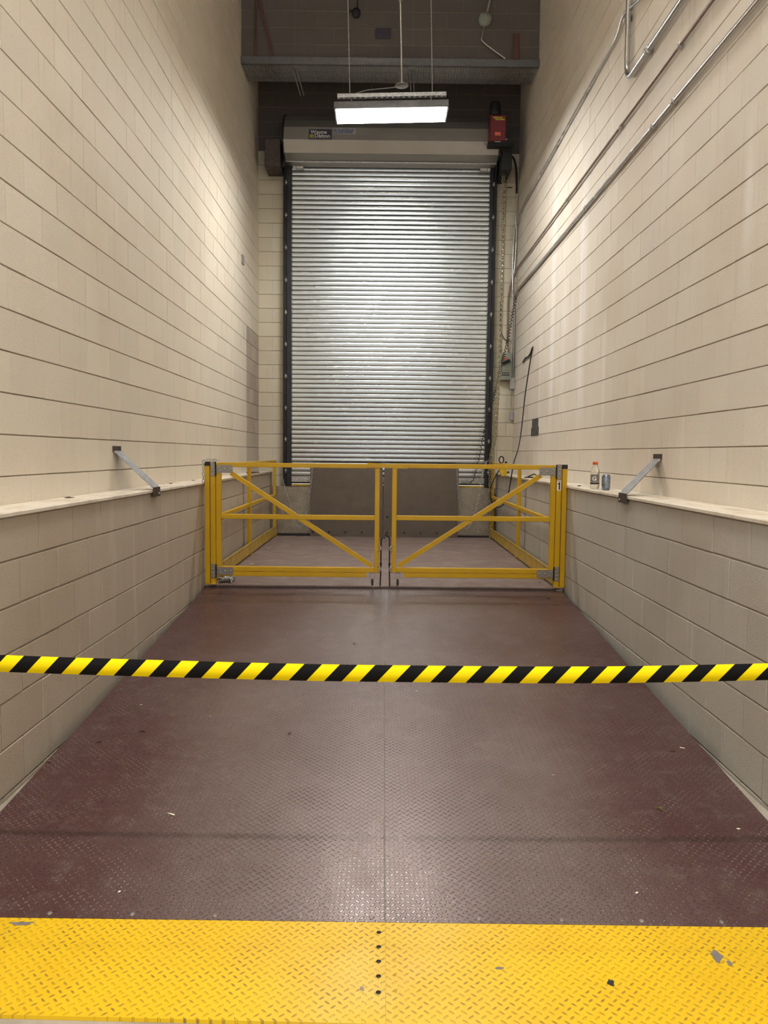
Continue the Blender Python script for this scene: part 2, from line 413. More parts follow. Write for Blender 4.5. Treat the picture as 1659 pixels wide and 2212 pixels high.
rw=block_wall('wall_right_lower','X',LXR,-1,FRONT,11.5,-.55,1.229,1.038,3.517,[M['low_r'],M['mortar']],breaks=(9.27,),vf=.8,jw=.0038); struct(rw)
# back wall: pieces left and right of the door and above it
struct(block_wall('wall_back','Y',YB,-1,XL,-1.44,.1,5.862,1.392,-1.834-.2032,[M['wb'],M['mortar']]))
b2=struct(block_wall('wall_back','Y',YB,-1,1.575,XR,.1,5.862,1.392,-1.834,[M['wb'],M['mortar']]))
b3=struct(block_wall('wall_back','Y',YB,-1,-1.44,1.575,5.70,5.862,1.392,-1.834,[M['wb'],M['mortar']]))
b4=struct(block_wall('wall_back','Y',YB,-1,XL,XR,5.862,CEIL,1.392,-1.834,[M['upper'],M['mortar']]))  # shade above the hood is put into this darker block colour
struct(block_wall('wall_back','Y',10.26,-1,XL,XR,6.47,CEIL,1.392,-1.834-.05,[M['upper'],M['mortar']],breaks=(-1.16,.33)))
m=MB().box(-5.0,5.0,-4.0,3.78,-.25,0.0); struct(m.build('floor',M['conc']))
m=MB().box(XL-.2,XR+.2,3.78,YB+.2,-.8,-.55); struct(m.build('floor',M['conc']))
m=MB().box(-5.0,5.0,-4.0,YB+.2,CEIL,CEIL+.15); struct(m.build('ceiling',M['ceil']))
# slab under the dock door
m=MB().box(-1.62,1.68,11.44,YB+.2,-.55,1.036); struct(m.build('trim_1',M['conc']))
# ledge caps: boards laid end to end
def ledgecap(name,x0,x1,segs,edge):
    mb=MB()
    for (y0,y1,dz) in segs:
        mb.box(x0,x1,y0+.002,y1-.002,1.231,LT+dz,0,.004)
    return struct(mb.build(name,M['ledge']))
ledgecap('trim_2',XL+.002,LXL+.016,[(FRONT,2.4,0),(2.4,6.30,.0),(6.30,8.9,-.003),(8.9,11.5,-.001)],0)
ledgecap('trim_3',LXR-.016,XR-.002,[(FRONT,3.16,-.003),(3.16,6.27,.0),(6.27,9.4,.001),(9.4,11.5,-.002)],0)

# soffit of ribbed metal pan under the upper wall
root=thing('soffit_canopy','grey ribbed metal pan spanning wall to wall above the roll-up door','canopy',(.05,10.47,6.408))
mb=MB(); mb.box(XL+.003,XR-.003,10.205,10.245,6.408,6.500,0,.004); mb.build('fascia',M['housing'],root)
mb=MB(); x=XL+.02
mb.box(XL+.003,XR-.003,10.245,10.72,6.428,6.468)
while x<XR-.03:
    if not (-1.20<x<-1.12 or .29<x<.36):
        for (y0,y1) in ((10.26,10.39),(10.41,10.54),(10.56,10.69)):
            mb.prism([(x-.010,6.428),(x+.010,6.428),(x+.006,6.410),(x-.006,6.410)],'Y',y0,y1)
    x+=.036
mb.build('ribbed_pan',M['zinc'],root)
for xx in (-1.165,.325):
    mb=MB()
    for d in (-.022,.022): mb.tube([(xx+d,10.36,6.402),(xx+.035+d,10.9,6.33)],.009,6)
    mb.build('strut_rod',M['zinc'],root)

# ------------------------------------------------------------------ ramp, platform, yellow threshold
SEAM=.0255; Y0,Y1=2.415,7.035; Z0,Z1=.012,.296
def rampz(y): return Z0+(y-Y0)*(Z1-Z0)/(Y1-Y0)
def slab(poly_top,t,mb,mi=0):
    n=len(poly_top); vs=list(poly_top)+[(p[0],p[1],p[2]-t) for p in poly_top]
    mb.add(vs,[tuple(range(n)),tuple(range(2*n-1,n-1,-1))]+[(i,(i+1)%n,n+(i+1)%n,n+i) for i in range(n)],mi)
YN=lambda x:2.413-.0065*x
YF=lambda x:1.962-.022*x
for side in (-1,1):
    if side<0: xo0,xo1,xi=-1.530,-1.592,SEAM-.0004
    else: xo0,xo1,xi=1.570,1.645,SEAM+.0004
    nm='left' if side<0 else 'right'
    root=thing('ramp_plate',('left' if side<0 else 'right')+' half of the maroon tread plate ramp, '+('left' if side<0 else 'right')+' of the centre seam','ramp',((xo0+xi)/2,(Y0+Y1)/2,0))
    mb=MB(); slab([(xo0,YN(xo0),Z0),(xi,YN(xi),Z0),(xi,Y1,Z1),(xo1,Y1,Z1)],.010,mb); mb.build('tread_plate',M['maroon'],root)
    # welded seam bead
    if side<0:
        mb=MB(); mb.tube([(xi-.002,YN(xi)+.01,Z0-.0004),(xi-.002,Y1-.02,Z1-.0004)],.0026,6); mb.build('seam_strip',M['hinge'],root)
    # side flange hanging below the edge
    mb=MB(); sx=-side
    f0=xo0+sx*.012; f1=xo1+sx*.012
    mb.add([(f0,3.85,rampz(3.85)-.011),(f1,Y1-.01,Z1-.011),(f1,Y1-.01,Z1-.13),(f0,3.85,rampz(3.85)-.12),
            (f0+sx*.01,3.85,rampz(3.85)-.011),(f1+sx*.01,Y1-.01,Z1-.011),(f1+sx*.01,Y1-.01,Z1-.13),(f0+sx*.01,3.85,rampz(3.85)-.12)],
           [(0,1,2,3),(4,5,6,7),(0,1,5,4),(1,2,6,5),(2,3,7,6),(3,0,4,7)]); mb.build('side_flange',M['black'],root)
    xs=[-1.33,-1.07,-.80,-.53,-.25,-.02] if side<0 else [.065,.33,.60,.86,1.12,1.39]
    for xx in xs:
        y=YN(xx)+.022; z=rampz(y)
        mb=MB(); mb.lathe([(.008,z-.002),(.008,z+.0016),(.0045,z+.0022),(.004,z+.0010)],(xx,y,0),12); mb.build('screw',M['hinge'],root)
    xo=-1.55 if side<0 else 1.60
    root=thing('threshold_plate',('left' if side<0 else 'right')+' half of the yellow tread plate strip at the foot of the ramp','floor plate',((xo+xi)/2,2.19,0))
    mb=MB(); slab([(xo,YF(xo),.0115),(xi,YF(xi),.0115),(xi,YN(xi)-.0015,.0115),(xo,YN(xo)-.0015,.0115)],.0113,mb); mb.build('tread_plate',M['yellow_plate'],root)
    xx=.005 if side<0 else .052
    for y in (2.358,2.286,2.217,2.151,2.083):
        mb=MB(); r=.0075 if side<0 else .005
        mb.lathe([(r,.010),(r,.0128),(r*.6,.0138),(r*.5,.0118)],(xx,y+(.004 if side>0 else 0),0),14); mb.build('screw',M['ink'] if side<0 else M['yellow_worn'],root)
    # paint chips
    chips=[(-1.135,2.388,.042,.013)] if side<0 else [(.673,2.128,.012,.018),(1.030,2.255,.020,.035),(1.055,2.222,.010,.014),(.36,2.19,.016,.006)]
    for (cx,cy,rx,ry) in chips:
        rr=random.Random(int(cx*100)); pts=[]
        for k in range(14):
            a=2*PI*k/14; q=rr.uniform(.55,1.1); pts.append((cx+math.cos(a)*rx*q,cy+math.sin(a)*ry*q,.0122))
        mb=MB(); slab(pts,.0005,mb); o=mb.build('paint_chip',M['blackgrey'] if abs(cx-.673)<.01 else M['label_grey'],root)
        o['label']='bare grey chip in the yellow paint'

root=thing('lift_platform','level maroon tread plate platform behind the yellow gates','platform',(.03,9.2,.318))
mb=MB(); slab([(-1.605,Y1+.006,.320),(1.668,Y1+.006,.320),(1.60,11.36,.320),(-1.575,11.36,.320)],.012,mb); mb.build('deck',M['platform'],root)
mb=MB(); mb.box(-1.60,1.655,Y1+.006,Y1+.03,.19,.306); mb.build('front_beam',M['brown_steel'],root)
mb=MB(); mb.tube([(SEAM,Y1+.01,.3205),(SEAM,11.34,.3205)],.0035,6); mb.build('seam_strip',M['hinge'],root)
mb=MB(); mb.box(-1.615,-1.50,Y1+.0305,Y1+.075,.290,.307); mb.build('corner_shoe',M['brown_steel'],root)
mb=MB(); mb.box(1.57,1.675,Y1+.0305,Y1+.075,.290,.307); mb.build('corner_shoe',M['brown_steel'],root)
mb=MB(); mb.box(1.600,1.655,Y1+.0008,Y1+.005,.225,.303); o=mb.build('end_plate',M['zinc'],root); o['label']='bright bare steel end plate'
# legs carrying the platform in the pit
for xx in (-1.3,1.35):
    for yy in (7.4,11.0): MB().box(xx-.06,xx+.06,yy-.06,yy+.06,-.55,.3075).build('support_column',M['black'],root)

# ------------------------------------------------------------------ gates
GY=7.06; T=.042; MX=.0365
def mir(x,s): return x if s<0 else 2*MX-x
def B(mb,x0,x1,y0,y1,z0,z1,s,mi=0,bev=.003):
    a,b=sorted((mir(x0,s),mir(x1,s))); mb.box(a,b,y0,y1,z0,z1,mi,bev); return mb
def gate(s):
    side='left' if s<0 else 'right'; dz=0.0 if s<0 else .006; cx=mir(-.76,s)
    root=thing('swing_gate','%s yellow steel gate leaf with a diagonal brace, beside the %s block wall'%(side,side),'gate',(cx,GY,.40))
    y0,y1=GY-T/2,GY+T/2
    z0=.440+dz; zt=1.430+dz
    Y=M['yellow']
    B(MB(),-1.500,-1.455,y0,y1,z0-.02,zt-.041,s).build('hinge_stile',Y,root)
    B(MB(),-.062,-.020,y0,y1,z0-.005,zt-.041,s).build('meeting_stile',Y,root)
    B(MB(),-1.490,-.018,y0,y1,zt-.040,zt,s).build('top_rail',Y,root)
    B(MB(),-1.4545,-.0625,y0,y1,.920+dz*.5,.962+dz*.5,s).build('mid_rail',Y,root)
    B(MB(),-1.4545,-.0625,y0,y1,.443+dz*.6,.486+dz*.6,s).build('bottom_rail',Y,root)
    mb=MB(); B(mb,-1.49,-.135,y0,y1-.01,.397+dz*.6,.4385+dz*.6,s)
    for k in range(6): 
        a=-1.30+k*.21; B(mb,a,a+.13,y0-.0012,y0+.004,.4385+dz*.6,.4425+dz*.6,s,0,0)
    mb.build('kick_rail',Y,root)
    mb=MB(); a=(mir(-1.365,s),GY,1.335+dz); b=(mir(-.085,s),GY,.500+dz*.6); mb.bar(a,b,.034,.040,up=(0,0,1)); mb.build('diagonal_brace',Y,root)
    for zc,hk in ((1.372+dz,1),(.444+dz*.6,0)):
        h=MB(); x0,x1=(-1.492,-1.347)
        yy0=y0-.006
        pts=[(x0,zc-.036),(x1-.008,zc-.036),(x1,zc-.028),(x1,zc+.028),(x1-.008,zc+.036),(x0,zc+.036)]
        h.prism([(mir(p[0],s),p[1]) for p in pts],'Y',yy0,y0-.0005)
        B(h,-1.545,-1.508,yy0,y0-.0005,zc-.066,zc+.066,s,0,0)
        xx=mir(-1.500,s)
        hr=h.build('hinge',M['hinge'],root)
        pn=MB(); pn.cyl((xx,yy0-.003,zc-.062),(xx,yy0-.003,zc+.062),.0065,10); pn.build('hinge_pin',M['black'],hr)
        for (bx,bz) in ((-1.470,.018),(-1.460,-.018),(-1.418,0),(-1.368,0),(-1.524,.052),(-1.530,.018),(-1.530,-.018),(-1.524,-.052)):
            bb=MB(); X=mir(bx,s); bb.lathe([(.0075,-.0),(.0070,-.003),(.004,-.0055),(.0005,-.006)],(X,yy0,zc+bz),10,0,'Y'); bb.build('bolt',M['zinc'],hr)
    # caster
    X=mir(-.079,s); cr=MB()
    cr.box(X-.026,X+.026,GY-.026,GY+.026,.428+dz*.6,.4425+dz*.6)
    for d in (-1,1):
        cr.bar((X+d*.024,GY,.432),(X+d*.013,GY,.350),.004,.022,up=(0,1,0))
    cr.cyl((X-.018,GY,.352),(X+.018,GY,.352),.005,10)
    cf=cr.build('caster_fork',M['hinge'],root)
    w=MB(); w.lathe([(.012,-.009),(.027,-.008),(.0315,-.004),(.0315,.004),(.027,.008),(.012,.009)],(X,GY,.3525),20,0,'X'); w.build('caster_wheel',M['rubber'],cf)
    # drop rod with bent handle
    X=mir(-.0025,s); dr=MB(); yy=GY-.035
    top=.765+dz
    in_=MX+(.0 if s<0 else -.004)
    pts=[(X-.004*(1 if s<0 else -1),yy,.322),(X,yy,.50),(X,yy,top-.02),(X+(.006 if s<0 else -.006),yy,top-.003),(X+(.016 if s<0 else -.016),yy,top+(.004 if s<0 else .008)),(in_,yy-.002,top+(-.004 if s<0 else .022))]
    dr.tube(pts,.0065,8); d_=dr.build('drop_rod',M['rubber'],root)
    k=MB(); k.lathe([(.006,-.012),(.010,-.009),(.010,.009),(.006,.012)],(X,yy,.525),10); k.build('collar',M['black'],d_)
    for zc in (.665,.475):
        k=MB(); ct=(X+(-.012 if s<0 else .012),yy,zc)
        k.tube([(ct[0]-.014*(1 if s<0 else -1),yy+.016,zc+.022),(ct[0]+.004,yy-.002,zc+.024),(X,yy-.011,zc+.01),(X,yy-.011,zc-.012),(ct[0]-.002,yy,zc-.026),(ct[0]-.014*(1 if s<0 else -1),yy+.016,zc-.022)],.0045,6); k.build('rod_staple',M['zinc'],root)
    return root
gl=gate(-1); gr=gate(1)
mb=MB(); mb.prism([(-.137,1.401),(.228,1.391),(.232,1.427),(-.132,1.441)],'Y',GY-T/2-.0075,GY-T/2-.0008)
fl=mb.build('latch_bar',M['yellow'],gr)
mb=MB(); mb.lathe([(.009,0),(.009,-.004),(.006,-.006)],(.205,GY-T/2-.0078,1.410),12,0,'Y'); mb.build('pivot_bolt',M['yellow_worn'],fl)

# ------------------------------------------------------------------ side railings
def railing(s):
    side='left' if s<0 else 'right'; X=-1.550 if s<0 else 1.600
    root=thing('side_railing','yellow steel side railing with toe board along the %s block wall'%side,'railing',(X,9.1,.320))
    Y=M['yellow']; dz=0 if s<0 else .006
    B(MB(),-1.550,-1.504,GY-.022,GY+.022,.3205,1.436+dz,s).build('hinge_post',Y,root)
    wp=B(MB(),-1.602,-1.558,GY-.018,GY+.024,.3205,1.397+dz,s).build('corner_post',Y,root)
    B(MB(),-1.6035,-1.5565,GY-.0195,GY+.0255,1.398+dz,1.436+dz,s,0,.002).build('post_cap',M['rubber'],root)
    bp=MB(); B(bp,-1.556,-1.498,GY-.045,GY-.0225,.3208,.329,s,0,.002); bp.build('foot_plate',M['yellow_worn'],root)
    f=MB(); xx=mir(-1.527,s); f.lathe([(.010,.329),(.010,.337),(.006,.339)],(xx,GY-.034,0),6); f.build('bolt',M['yellow_worn'],root)
    w=.04; yend=11.25 if s<0 else 11.27; ymid=9.10 if s<0 else 9.07
    MB().box(X-w/2,X+w/2,ymid-w/2,ymid+w/2,.3205,1.378,0,.003).build('middle_post',Y,root)
    MB().box(X-w/2,X+w/2,yend-w/2,yend+w/2,.3205,1.378,0,.003).build('end_post',Y,root)
    MB().box(X-w/2,X+w/2,GY+.0265,yend+w/2,1.3785,1.4165,0,.003).build('top_rail',Y,root)
    mb=MB()
    mb.box(X-.018,X+.018,GY+.0265,ymid-w/2-.0005,.895,.933,0,.003); mb.box(X-.018,X+.018,ymid+w/2+.0005,yend-w/2-.0005,.895,.933,0,.003); mb.build('mid_rail',Y,root)
    mb=MB(); xi=X+w/2+.0008 if s<0 else X-w/2-.0088
    mb.box(xi,xi+.008,GY+.03,yend+w/2,.345,.468,0,.002); mb.box(xi-.004 if s>0 else xi,xi+.012 if s<0 else xi+.008,GY+.03,yend+w/2,.468,.474)
    mb.build('toe_board',M['yellow_worn'],root)
    for yy in (ymid,yend): MB().box(xi-.004,xi+.012,yy-.022,yy+.022,.3205,.372,0,.002).build('post_foot',M['yellow_worn'],root)
    return root
rl=railing(-1); rr_=railing(1)
# number sticker on the right hinge post
mb=MB(); mb.box(1.582,1.619,GY-.0235,GY-.0223,1.207,1.302); st=mb.build('number_sticker',M['white'],rr_); st['label']='white sticker with a black number 1'
mb=MB().prism([(1.5985,1.216),(1.6105,1.216),(1.6105,1.284),(1.6015,1.284),(1.5965,1.276),(1.5885,1.270),(1.5885,1.261),(1.5985,1.265)],'Y',GY-.0242,GY-.0236)
mb.build('numeral',M['ink'],st)
mb=MB(); mb.box(1.586,1.615,GY-.0240,GY-.0237,1.290,1.296); mb.build('print_line',M['label_grey'],st)

# ------------------------------------------------------------------ chains
def chain_mb(pts,pitch,rad,wid,seg=10,tw=0.0):
    """links of round wire along a polyline"""
    P=[Vector(p) for p in pts]; L=[0]
    for a,b in zip(P[:-1],P[1:]): L.append(L[-1]+(b-a).length)
    def at(t):
        for i in range(len(P)-1):
            if t<=L[i+1] or i==len(P)-2:
                f=(t-L[i])/max(1e-9,L[i+1]-L[i]); return P[i].lerp(P[i+1],f),(P[i+1]-P[i]).normalized()
    mb=MB(); n=int(L[-1]/pitch)
    for k in range(n):
        p,d=at((k+.5)*pitch); ref=Vector((0,1,0)) if abs(d.y)<.9 else Vector((1,0,0))
        a=d.cross(ref).normalized(); b=d.cross(a).normalized(); ang=(PI/2)*(k%2)+PI/4*0+tw*k
        s=a*math.cos(ang)+b*math.sin(ang); hl=pitch*.5+rad*.9
        ring=[]
        for q in range(seg):
            t=2*PI*q/seg; c,sn=math.cos(t),math.sin(t)
            ring.append(p+d*(hl*(abs(c)**.7)*(1 if c>0 else -1))+s*(wid*sn))
        mb.tube(ring,rad,5,0,True)
    return mb
def sag(a,b,drop,n=14):
    a=Vector(a); b=Vector(b); out=[]
    for i in range(n+1):
        t=i/n; p=a.lerp(b,t); p.z-=drop*4*t*(1-t); out.append(p)
    return out
mb=chain_mb([(-1.000,11.18,1.330),(-1.012,11.18,1.15),(-1.035,11.17,.95),(-1.075,11.16,.70),(-1.11,11.15,.53),(-1.17,11.15,.45),(-1.23,11.15,.50),(-1.29,11.16,.68),(-1.37,11.17,.95),(-1.43,11.18,1.15),(-1.46,11.20,1.32),(-1.50,11.24,1.425),(-1.53,11.25,1.432)],.034,.0042,.011)
tag(mb.build('safety_chain',M['zinc']),'slack silver chain drooping from the left railing end to the left dock lip','chain')
mb=chain_mb([(1.075,11.18,1.330),(1.085,11.18,1.15),(1.10,11.17,.95),(1.13,11.16,.70),(1.16,11.15,.53),(1.22,11.15,.45),(1.28,11.15,.53),(1.345,11.16,.72),(1.39,11.17,.95),(1.42,11.18,1.15),(1.455,11.20,1.33),(1.50,11.23,1.435),(1.575,11.25,1.432)],.034,.0042,.011)
tag(mb.build('safety_chain',M['zinc']),'slack silver chain drooping from the right railing end to the right dock lip','chain')
# coiled silver chain at the foot of the left gate
rr=random.Random(3); pts=[(-1.500,7.11,.327)]
for k in range(26): pts.append((-1.505+.145*rr.random(),7.10+.13*rr.random(),.327+.030*rr.random()+.003))
tag(chain_mb(pts,.030,.0045,.011).build('chain_pile',M['zinc']),'small heap of silver chain on the platform under the left gate hinge','chain')
# chain over the top of the left corner post
pts=[(-1.610,7.03,1.25),(-1.612,7.03,1.40),(-1.606,7.035,1.445),(-1.58,7.045,1.452),(-1.55,7.05,1.452),(-1.52,7.05,1.452),(-1.49,7.055,1.448),(-1.45,7.06,1.442)]
tag(chain_mb(pts,.028,.004,.010).build('post_chain',M['zinc']),'short silver chain draped over the top of the left corner post','chain')

# ------------------------------------------------------------------ dock lips and bare plates
root=thing('kick_plate','bare silver tread plate standing left of the folded dock lips','plate',(-1.29,11.39,.33))
mb=MB().box(-1.545,-1.035,11.385,11.393,.350,1.034); mb.build('plate',M['silver_plate'],root)
mb=MB().box(-1.545,-1.035,11.30,11.384,.3205,.350); mb.build('hinge_strip',M['rubber'],root)
root=thing('kick_plate','bare silver tread plate standing right of the folded dock lips','plate',(1.37,11.39,.33))
mb=MB().box(1.108,1.645,11.385,11.393,.345,1.040); mb.build('plate',M['silver_plate'],root)
mb=MB().box(1.108,1.645,11.30,11.384,.3205,.345); mb.build('hinge_strip',M['rubber'],root)
for s in (-1,1):
    nm='left' if s<0 else 'right'; 
    root=thing('dock_lip','%s dark tread plate lip folded upright at the back of the platform'%nm,'dock lip',(-.5 if s<0 else .57,11.25,.3205))
    if s<0: poly=[(-1.036,.3215),(.0175,.3215),(.0165,.85),(.006,1.345),(-1.036,1.335)]
    else: poly=[(.0205,.3215),(1.107,.3215),(1.107,1.340),(.034,1.352),(.0225,.85)]
    mb=MB().prism(poly,'Y',11.244,11.256); mb.build('lip_plate',M['lip'],root)
    xs=[-.995,-.76,-.525,-.285,-.045] if s<0 else [.082,.33,.565,.80,1.04]
    for xx in xs:
        mb=MB(); mb.lathe([(.015,0),(.014,-.004),(.006,-.006)],(xx,11.2438,.385),12,0,'Y'); mb.build('bolt',M['ink'],root)
    xx=-.045 if s<0 else .082
    mb=MB(); mb.lathe([(.015,0),(.014,-.004),(.006,-.006)],(xx,11.2438,.615),12,0,'Y'); mb.build('bolt',M['ink'],root)

# ------------------------------------------------------------------ roll-up door
root=thing('rollup_door','tall galvanised steel roll-up door in the end wall','roll-up door',(.09,11.48,1.04))
p=.0672; z=1.185; YD=11.495
mb=MB()
while z<5.66:
    face=[]
    for i in range(7):
        t=i/6; face.append((YD-.0042*math.sin(PI*t)**.7-.001,z+.0085+(p-.0095)*t))
    mb.sheet(face,'X',-1.335,1.505,0,True)
    mb.sheet([(YD+.012,z-.0012),(YD+.013,z+.0070)],'X',-1.335,1.505,1)  # groove faces coloured dark to stand in for shade between slats
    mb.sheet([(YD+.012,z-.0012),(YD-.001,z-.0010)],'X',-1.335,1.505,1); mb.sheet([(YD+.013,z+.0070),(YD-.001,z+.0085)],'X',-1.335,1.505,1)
    z+=p
mb.box(-1.335,1.505,YD+.0135,YD+.016,1.185,5.66)
# end locks
zz=1.185; k=0
while zz<5.5:
    if k%3==0:
        for xx in (-1.3315,1.502): mb.box(xx-.006,xx+.006,YD-.010,YD-.006,zz+.02,zz+.045)
    zz+=p; k+=1
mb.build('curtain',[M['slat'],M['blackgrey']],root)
mb=MB().box(-1.335,1.505,YD-.012,YD+.006,1.098,1.184,0,.003); bb=mb.build('bottom_bar',M['zinc'],root)
mb=MB().box(-1.335,1.505,YD-.008,YD+.004,1.076,1.0975); mb.build('bottom_seal',M['rubber'],bb)
for (dx,dz_) in ((-1.075,1.155),(-1.095,1.125),(-1.068,1.122)):
    mb=MB(); mb.lathe([(.010,0),(.009,-.006),(.004,-.009)],(dx,YD-.0125,dz_),10,0,'Y'); mb.build('bolt',M['zinc'],bb)
mb=MB().box(1.165,1.26,YD-.045,YD-.0125,1.105,1.150,0,.004); mb.build('sensor_box',M['greybox'],bb)
for s in (-1,1):
    x0,x1=(-1.456,-1.334) if s<0 else (1.503,1.600)
    g=MB(); o0,o1=(x0,x0+.052) if s<0 else (x1-.050,x1); i0,i1=(x0+.055,x1) if s<0 else (x0,x1-.053)
    g.box(o0,o1,11.452,YB-.008,1.037,5.60,0,.003); g.box(i0,i1,11.430,YB-.03,1.037,5.60,1,.003); 
    gd=g.build('guide_rail',[M['black'],M['blackgrey']],root)
    xc=(x0+.044) if s<0 else (x1-.046)
    for i in range(10):
        zc=1.265+.4565*i; b=MB()
        if i>7: xb=xc+.004
        xb=xc
        b.lathe([(.019,0),(.019,-.004),(.009,-.005),(.009,-.013),(.003,-.015)],(xb,11.4295,zc),12,0,'Y')
        b.box(xb-.004,xb+.004,11.4235,11.4294,zc-.034,zc+.034); b.build('bolt',M['zinc'],gd)
# hood
hp=[(YB-.01,6.28),(11.38,6.265),(11.22,6.20),(11.12,6.10),(11.055,5.985),(11.005,5.800),(11.09,5.655),(11.28,5.610),(11.47,5.600)]
mb=MB(); mb.sheet(hp,'X',-1.398,1.560,0,False)
mb.build('hood',M['hood'],root)
mb=MB(); mb.box(-1.397,1.559,11.262,11.285,5.594,5.609); mb.build('hood_lip',M['zinc'],root)
for s in (-1,1):
    x=(-1.410,-1.3985) if s<0 else (1.5605,1.575)
    poly=[(YB-.008,5.42),(YB-.008,6.295),(11.37,6.28),(11.205,6.21),(11.10,6.11),(11.035,5.99),(10.985,5.80),(11.08,5.64),(11.28,5.60),(11.40,5.42)]
    mb=MB().prism(poly,'X',x[0],x[1]); mb.build('end_bracket',M['black'],root)
mb=MB(); mb.box(-1.305,-1.27,11.38,11.40,5.545,5.580,0,.002); mb.box(-1.262,-1.165,11.38,11.40,5.550,5.580,0,.002); mb.build('guide_tag',M['white'],root)
mb=MB(); mb.box(1.455,1.492,11.38,11.40,5.545,5.580,0,.002); mb.box(1.350,1.447,11.38,11.40,5.550,5.580,0,.002); mb.build('guide_tag',M['white'],root)
# stickers on the hood's sloping face between (11.005,5.800) and (11.055,5.985)
def onhood(z): return 11.005+(z-5.800)*.050/.185 if z<5.985 else 11.055+(z-5.985)*.095/.125
def sticker(x0,x1,z0,z1,mat,name,off=.0012):
    y0=onhood(z0)-off; y1=onhood(z1)-off
    mb=MB(); mb.add([(x0,y0,z0),(x1,y0,z0),(x1,y1,z1),(x0,y1,z1),(x0,y0+.001,z0),(x1,y0+.001,z0),(x1,y1+.001,z1),(x0,y1+.001,z1)],[(0,1,2,3),(4,5,6,7),(0,1,5,4),(1,2,6,5),(2,3,7,6),(3,0,4,7)])
    return mb
U=Vector((0,.050,.185)).normalized()
def ontext(txt,size,x,z,bold,sx=1.0):
    return text_mb(txt,size,(x,onhood(z)-.0016,z),(1,0,0),U,0,bold,.0006,sx)
s1=sticker(-1.052,-.737,5.797,5.955,M['navy'],'x').build('maker_sticker',M['navy'],root)
s1['label']='dark blue sticker with white and gold print'
ontext('Wayne',.078,-1.03,5.888,.0012).build('lettering',M['white'],s1)
ontext('Dalton',.078,-.975,5.830,.0012).build('lettering',M['white'],s1)
sticker(-1.040,-.985,5.826,5.876,M['gold'],'x',.0020).build('gold_square',M['gold'],s1)
sticker(-1.045,-.745,5.804,5.810,M['palelabel'],'x',.0020).build('fine_print',M['palelabel'],s1)
s2=sticker(-.712,-.412,5.885,5.978,M['palelabel'],'x').build('maker_sticker',M['palelabel'],root)
s2['label']='pale sticker with blue print'
ontext('KINNEAR',.072,-.700,5.912,.0015,.86).build('lettering',M['blueprint'],s2)
sticker(-.695,-.465,5.897,5.904,M['blueprint'],'x',.0020).build('underline',M['blueprint'],s2)
# yellow sill below the door
mb=MB().box(-1.330,1.500,11.425,11.50,1.0375,1.070,0,.004); tag(mb.build('door_sill',M['yellow_worn']),'yellow painted sill strip under the roll-up door','sill')

# ------------------------------------------------------------------ door operator
root=thing('door_operator','red chain hoist motor unit mounted right of the door hood','motor',(1.52,10.9,5.76))
mb=MB().box(1.402,1.630,10.86,10.985,5.750,6.100,0,.014); cov=mb.build('red_cover',M['red'],root)
mb=MB()
rr=random.Random(5)
for (x0,w,z) in ((1.448,.125,6.050),(1.475,.120,6.026)):
    x=x0
    while x<x0+w:
        k=rr.uniform(.010,.020); mb.box(x,x+k-.003,10.8585,10.8597,z,z+.017+rr.uniform(-.003,.003)); x+=k
mb.build('lettering',M['yellow_ink'],cov)
mb=MB().box(1.475,1.552,10.8580,10.8597,5.825,5.870,0,.0); mb.build('warning_sticker',M['redlabel'],cov)
mb=MB(); mb.lathe([(.060,6.101),(.074,6.104),(.076,6.15),(.076,6.255),(.070,6.272),(.03,6.278)],(1.480,10.925,0),24)
for k in range(16):
    a=2*PI*k/16; mb.box(1.480+.076*math.cos(a)-.003,1.480+.076*math.cos(a)+.003,10.925+.076*math.sin(a)-.003,10.925+.076*math.sin(a)+.003,6.13,6.25)
mb.build('motor_housing',M['black'],root)
mb=MB(); mb.box(1.385,1.735,10.86,10.98,5.690,5.749,0,.004); mb.box(1.603,1.735,11.00,11.57,5.43,5.688,0,.005); mb.build('mounting_bracket',M['black'],root)
MB().box(1.335,1.3845,10.90,10.94,5.742,5.749).build('mounting_tab',M['zinc'],root); MB().box(1.475,1.555,10.852,10.8595,5.738,5.747).build('edge_strip',M['zinc'],root)
mb=MB(); mb.lathe([(.012,0),(.010,-.008),(.003,-.010)],(1.630,10.859,5.775),10,0,'Y'); mb.build('bolt',M['zinc'],root)
mb=MB().box(-1.68,-1.46,11.18,YB-.01,5.50,5.88,0,.006); r2_=tag(mb.build('counterweight_box',M['brown_steel']),'dark steel box on the wall left of the door hood','box')
mb=MB(); mb.tube([(-1.60,11.30,5.82),(-1.412,11.16,5.82)],.014,8); mb.build('shaft',M['black'],r2_)

# hoist chain: two strands with yellow zinc links
for dx,nm in ((0,0),):
    a=MB()
    for (ox,oy) in ((-.013,.0),(.013,.012)):
        q=chain_mb([(1.648+ox,11.17+oy,5.72),(1.660+ox,11.19+oy,4.6),(1.658+ox,11.2+oy,3.76),(1.650+ox,11.2+oy,2.73),(1.620+ox,11.21+oy,1.80),(1.560+ox,11.20+oy,1.50),(1.556+ox,11.20+oy,1.2),(1.562+ox,11.19+oy,.44)],.036,.0052,.0125)
        a.add(q.v,q.f,0,True)
tag(a.build('hoist_chain',M['chainz']),'long double strand of yellowish hoist chain hanging beside the right door guide','chain')

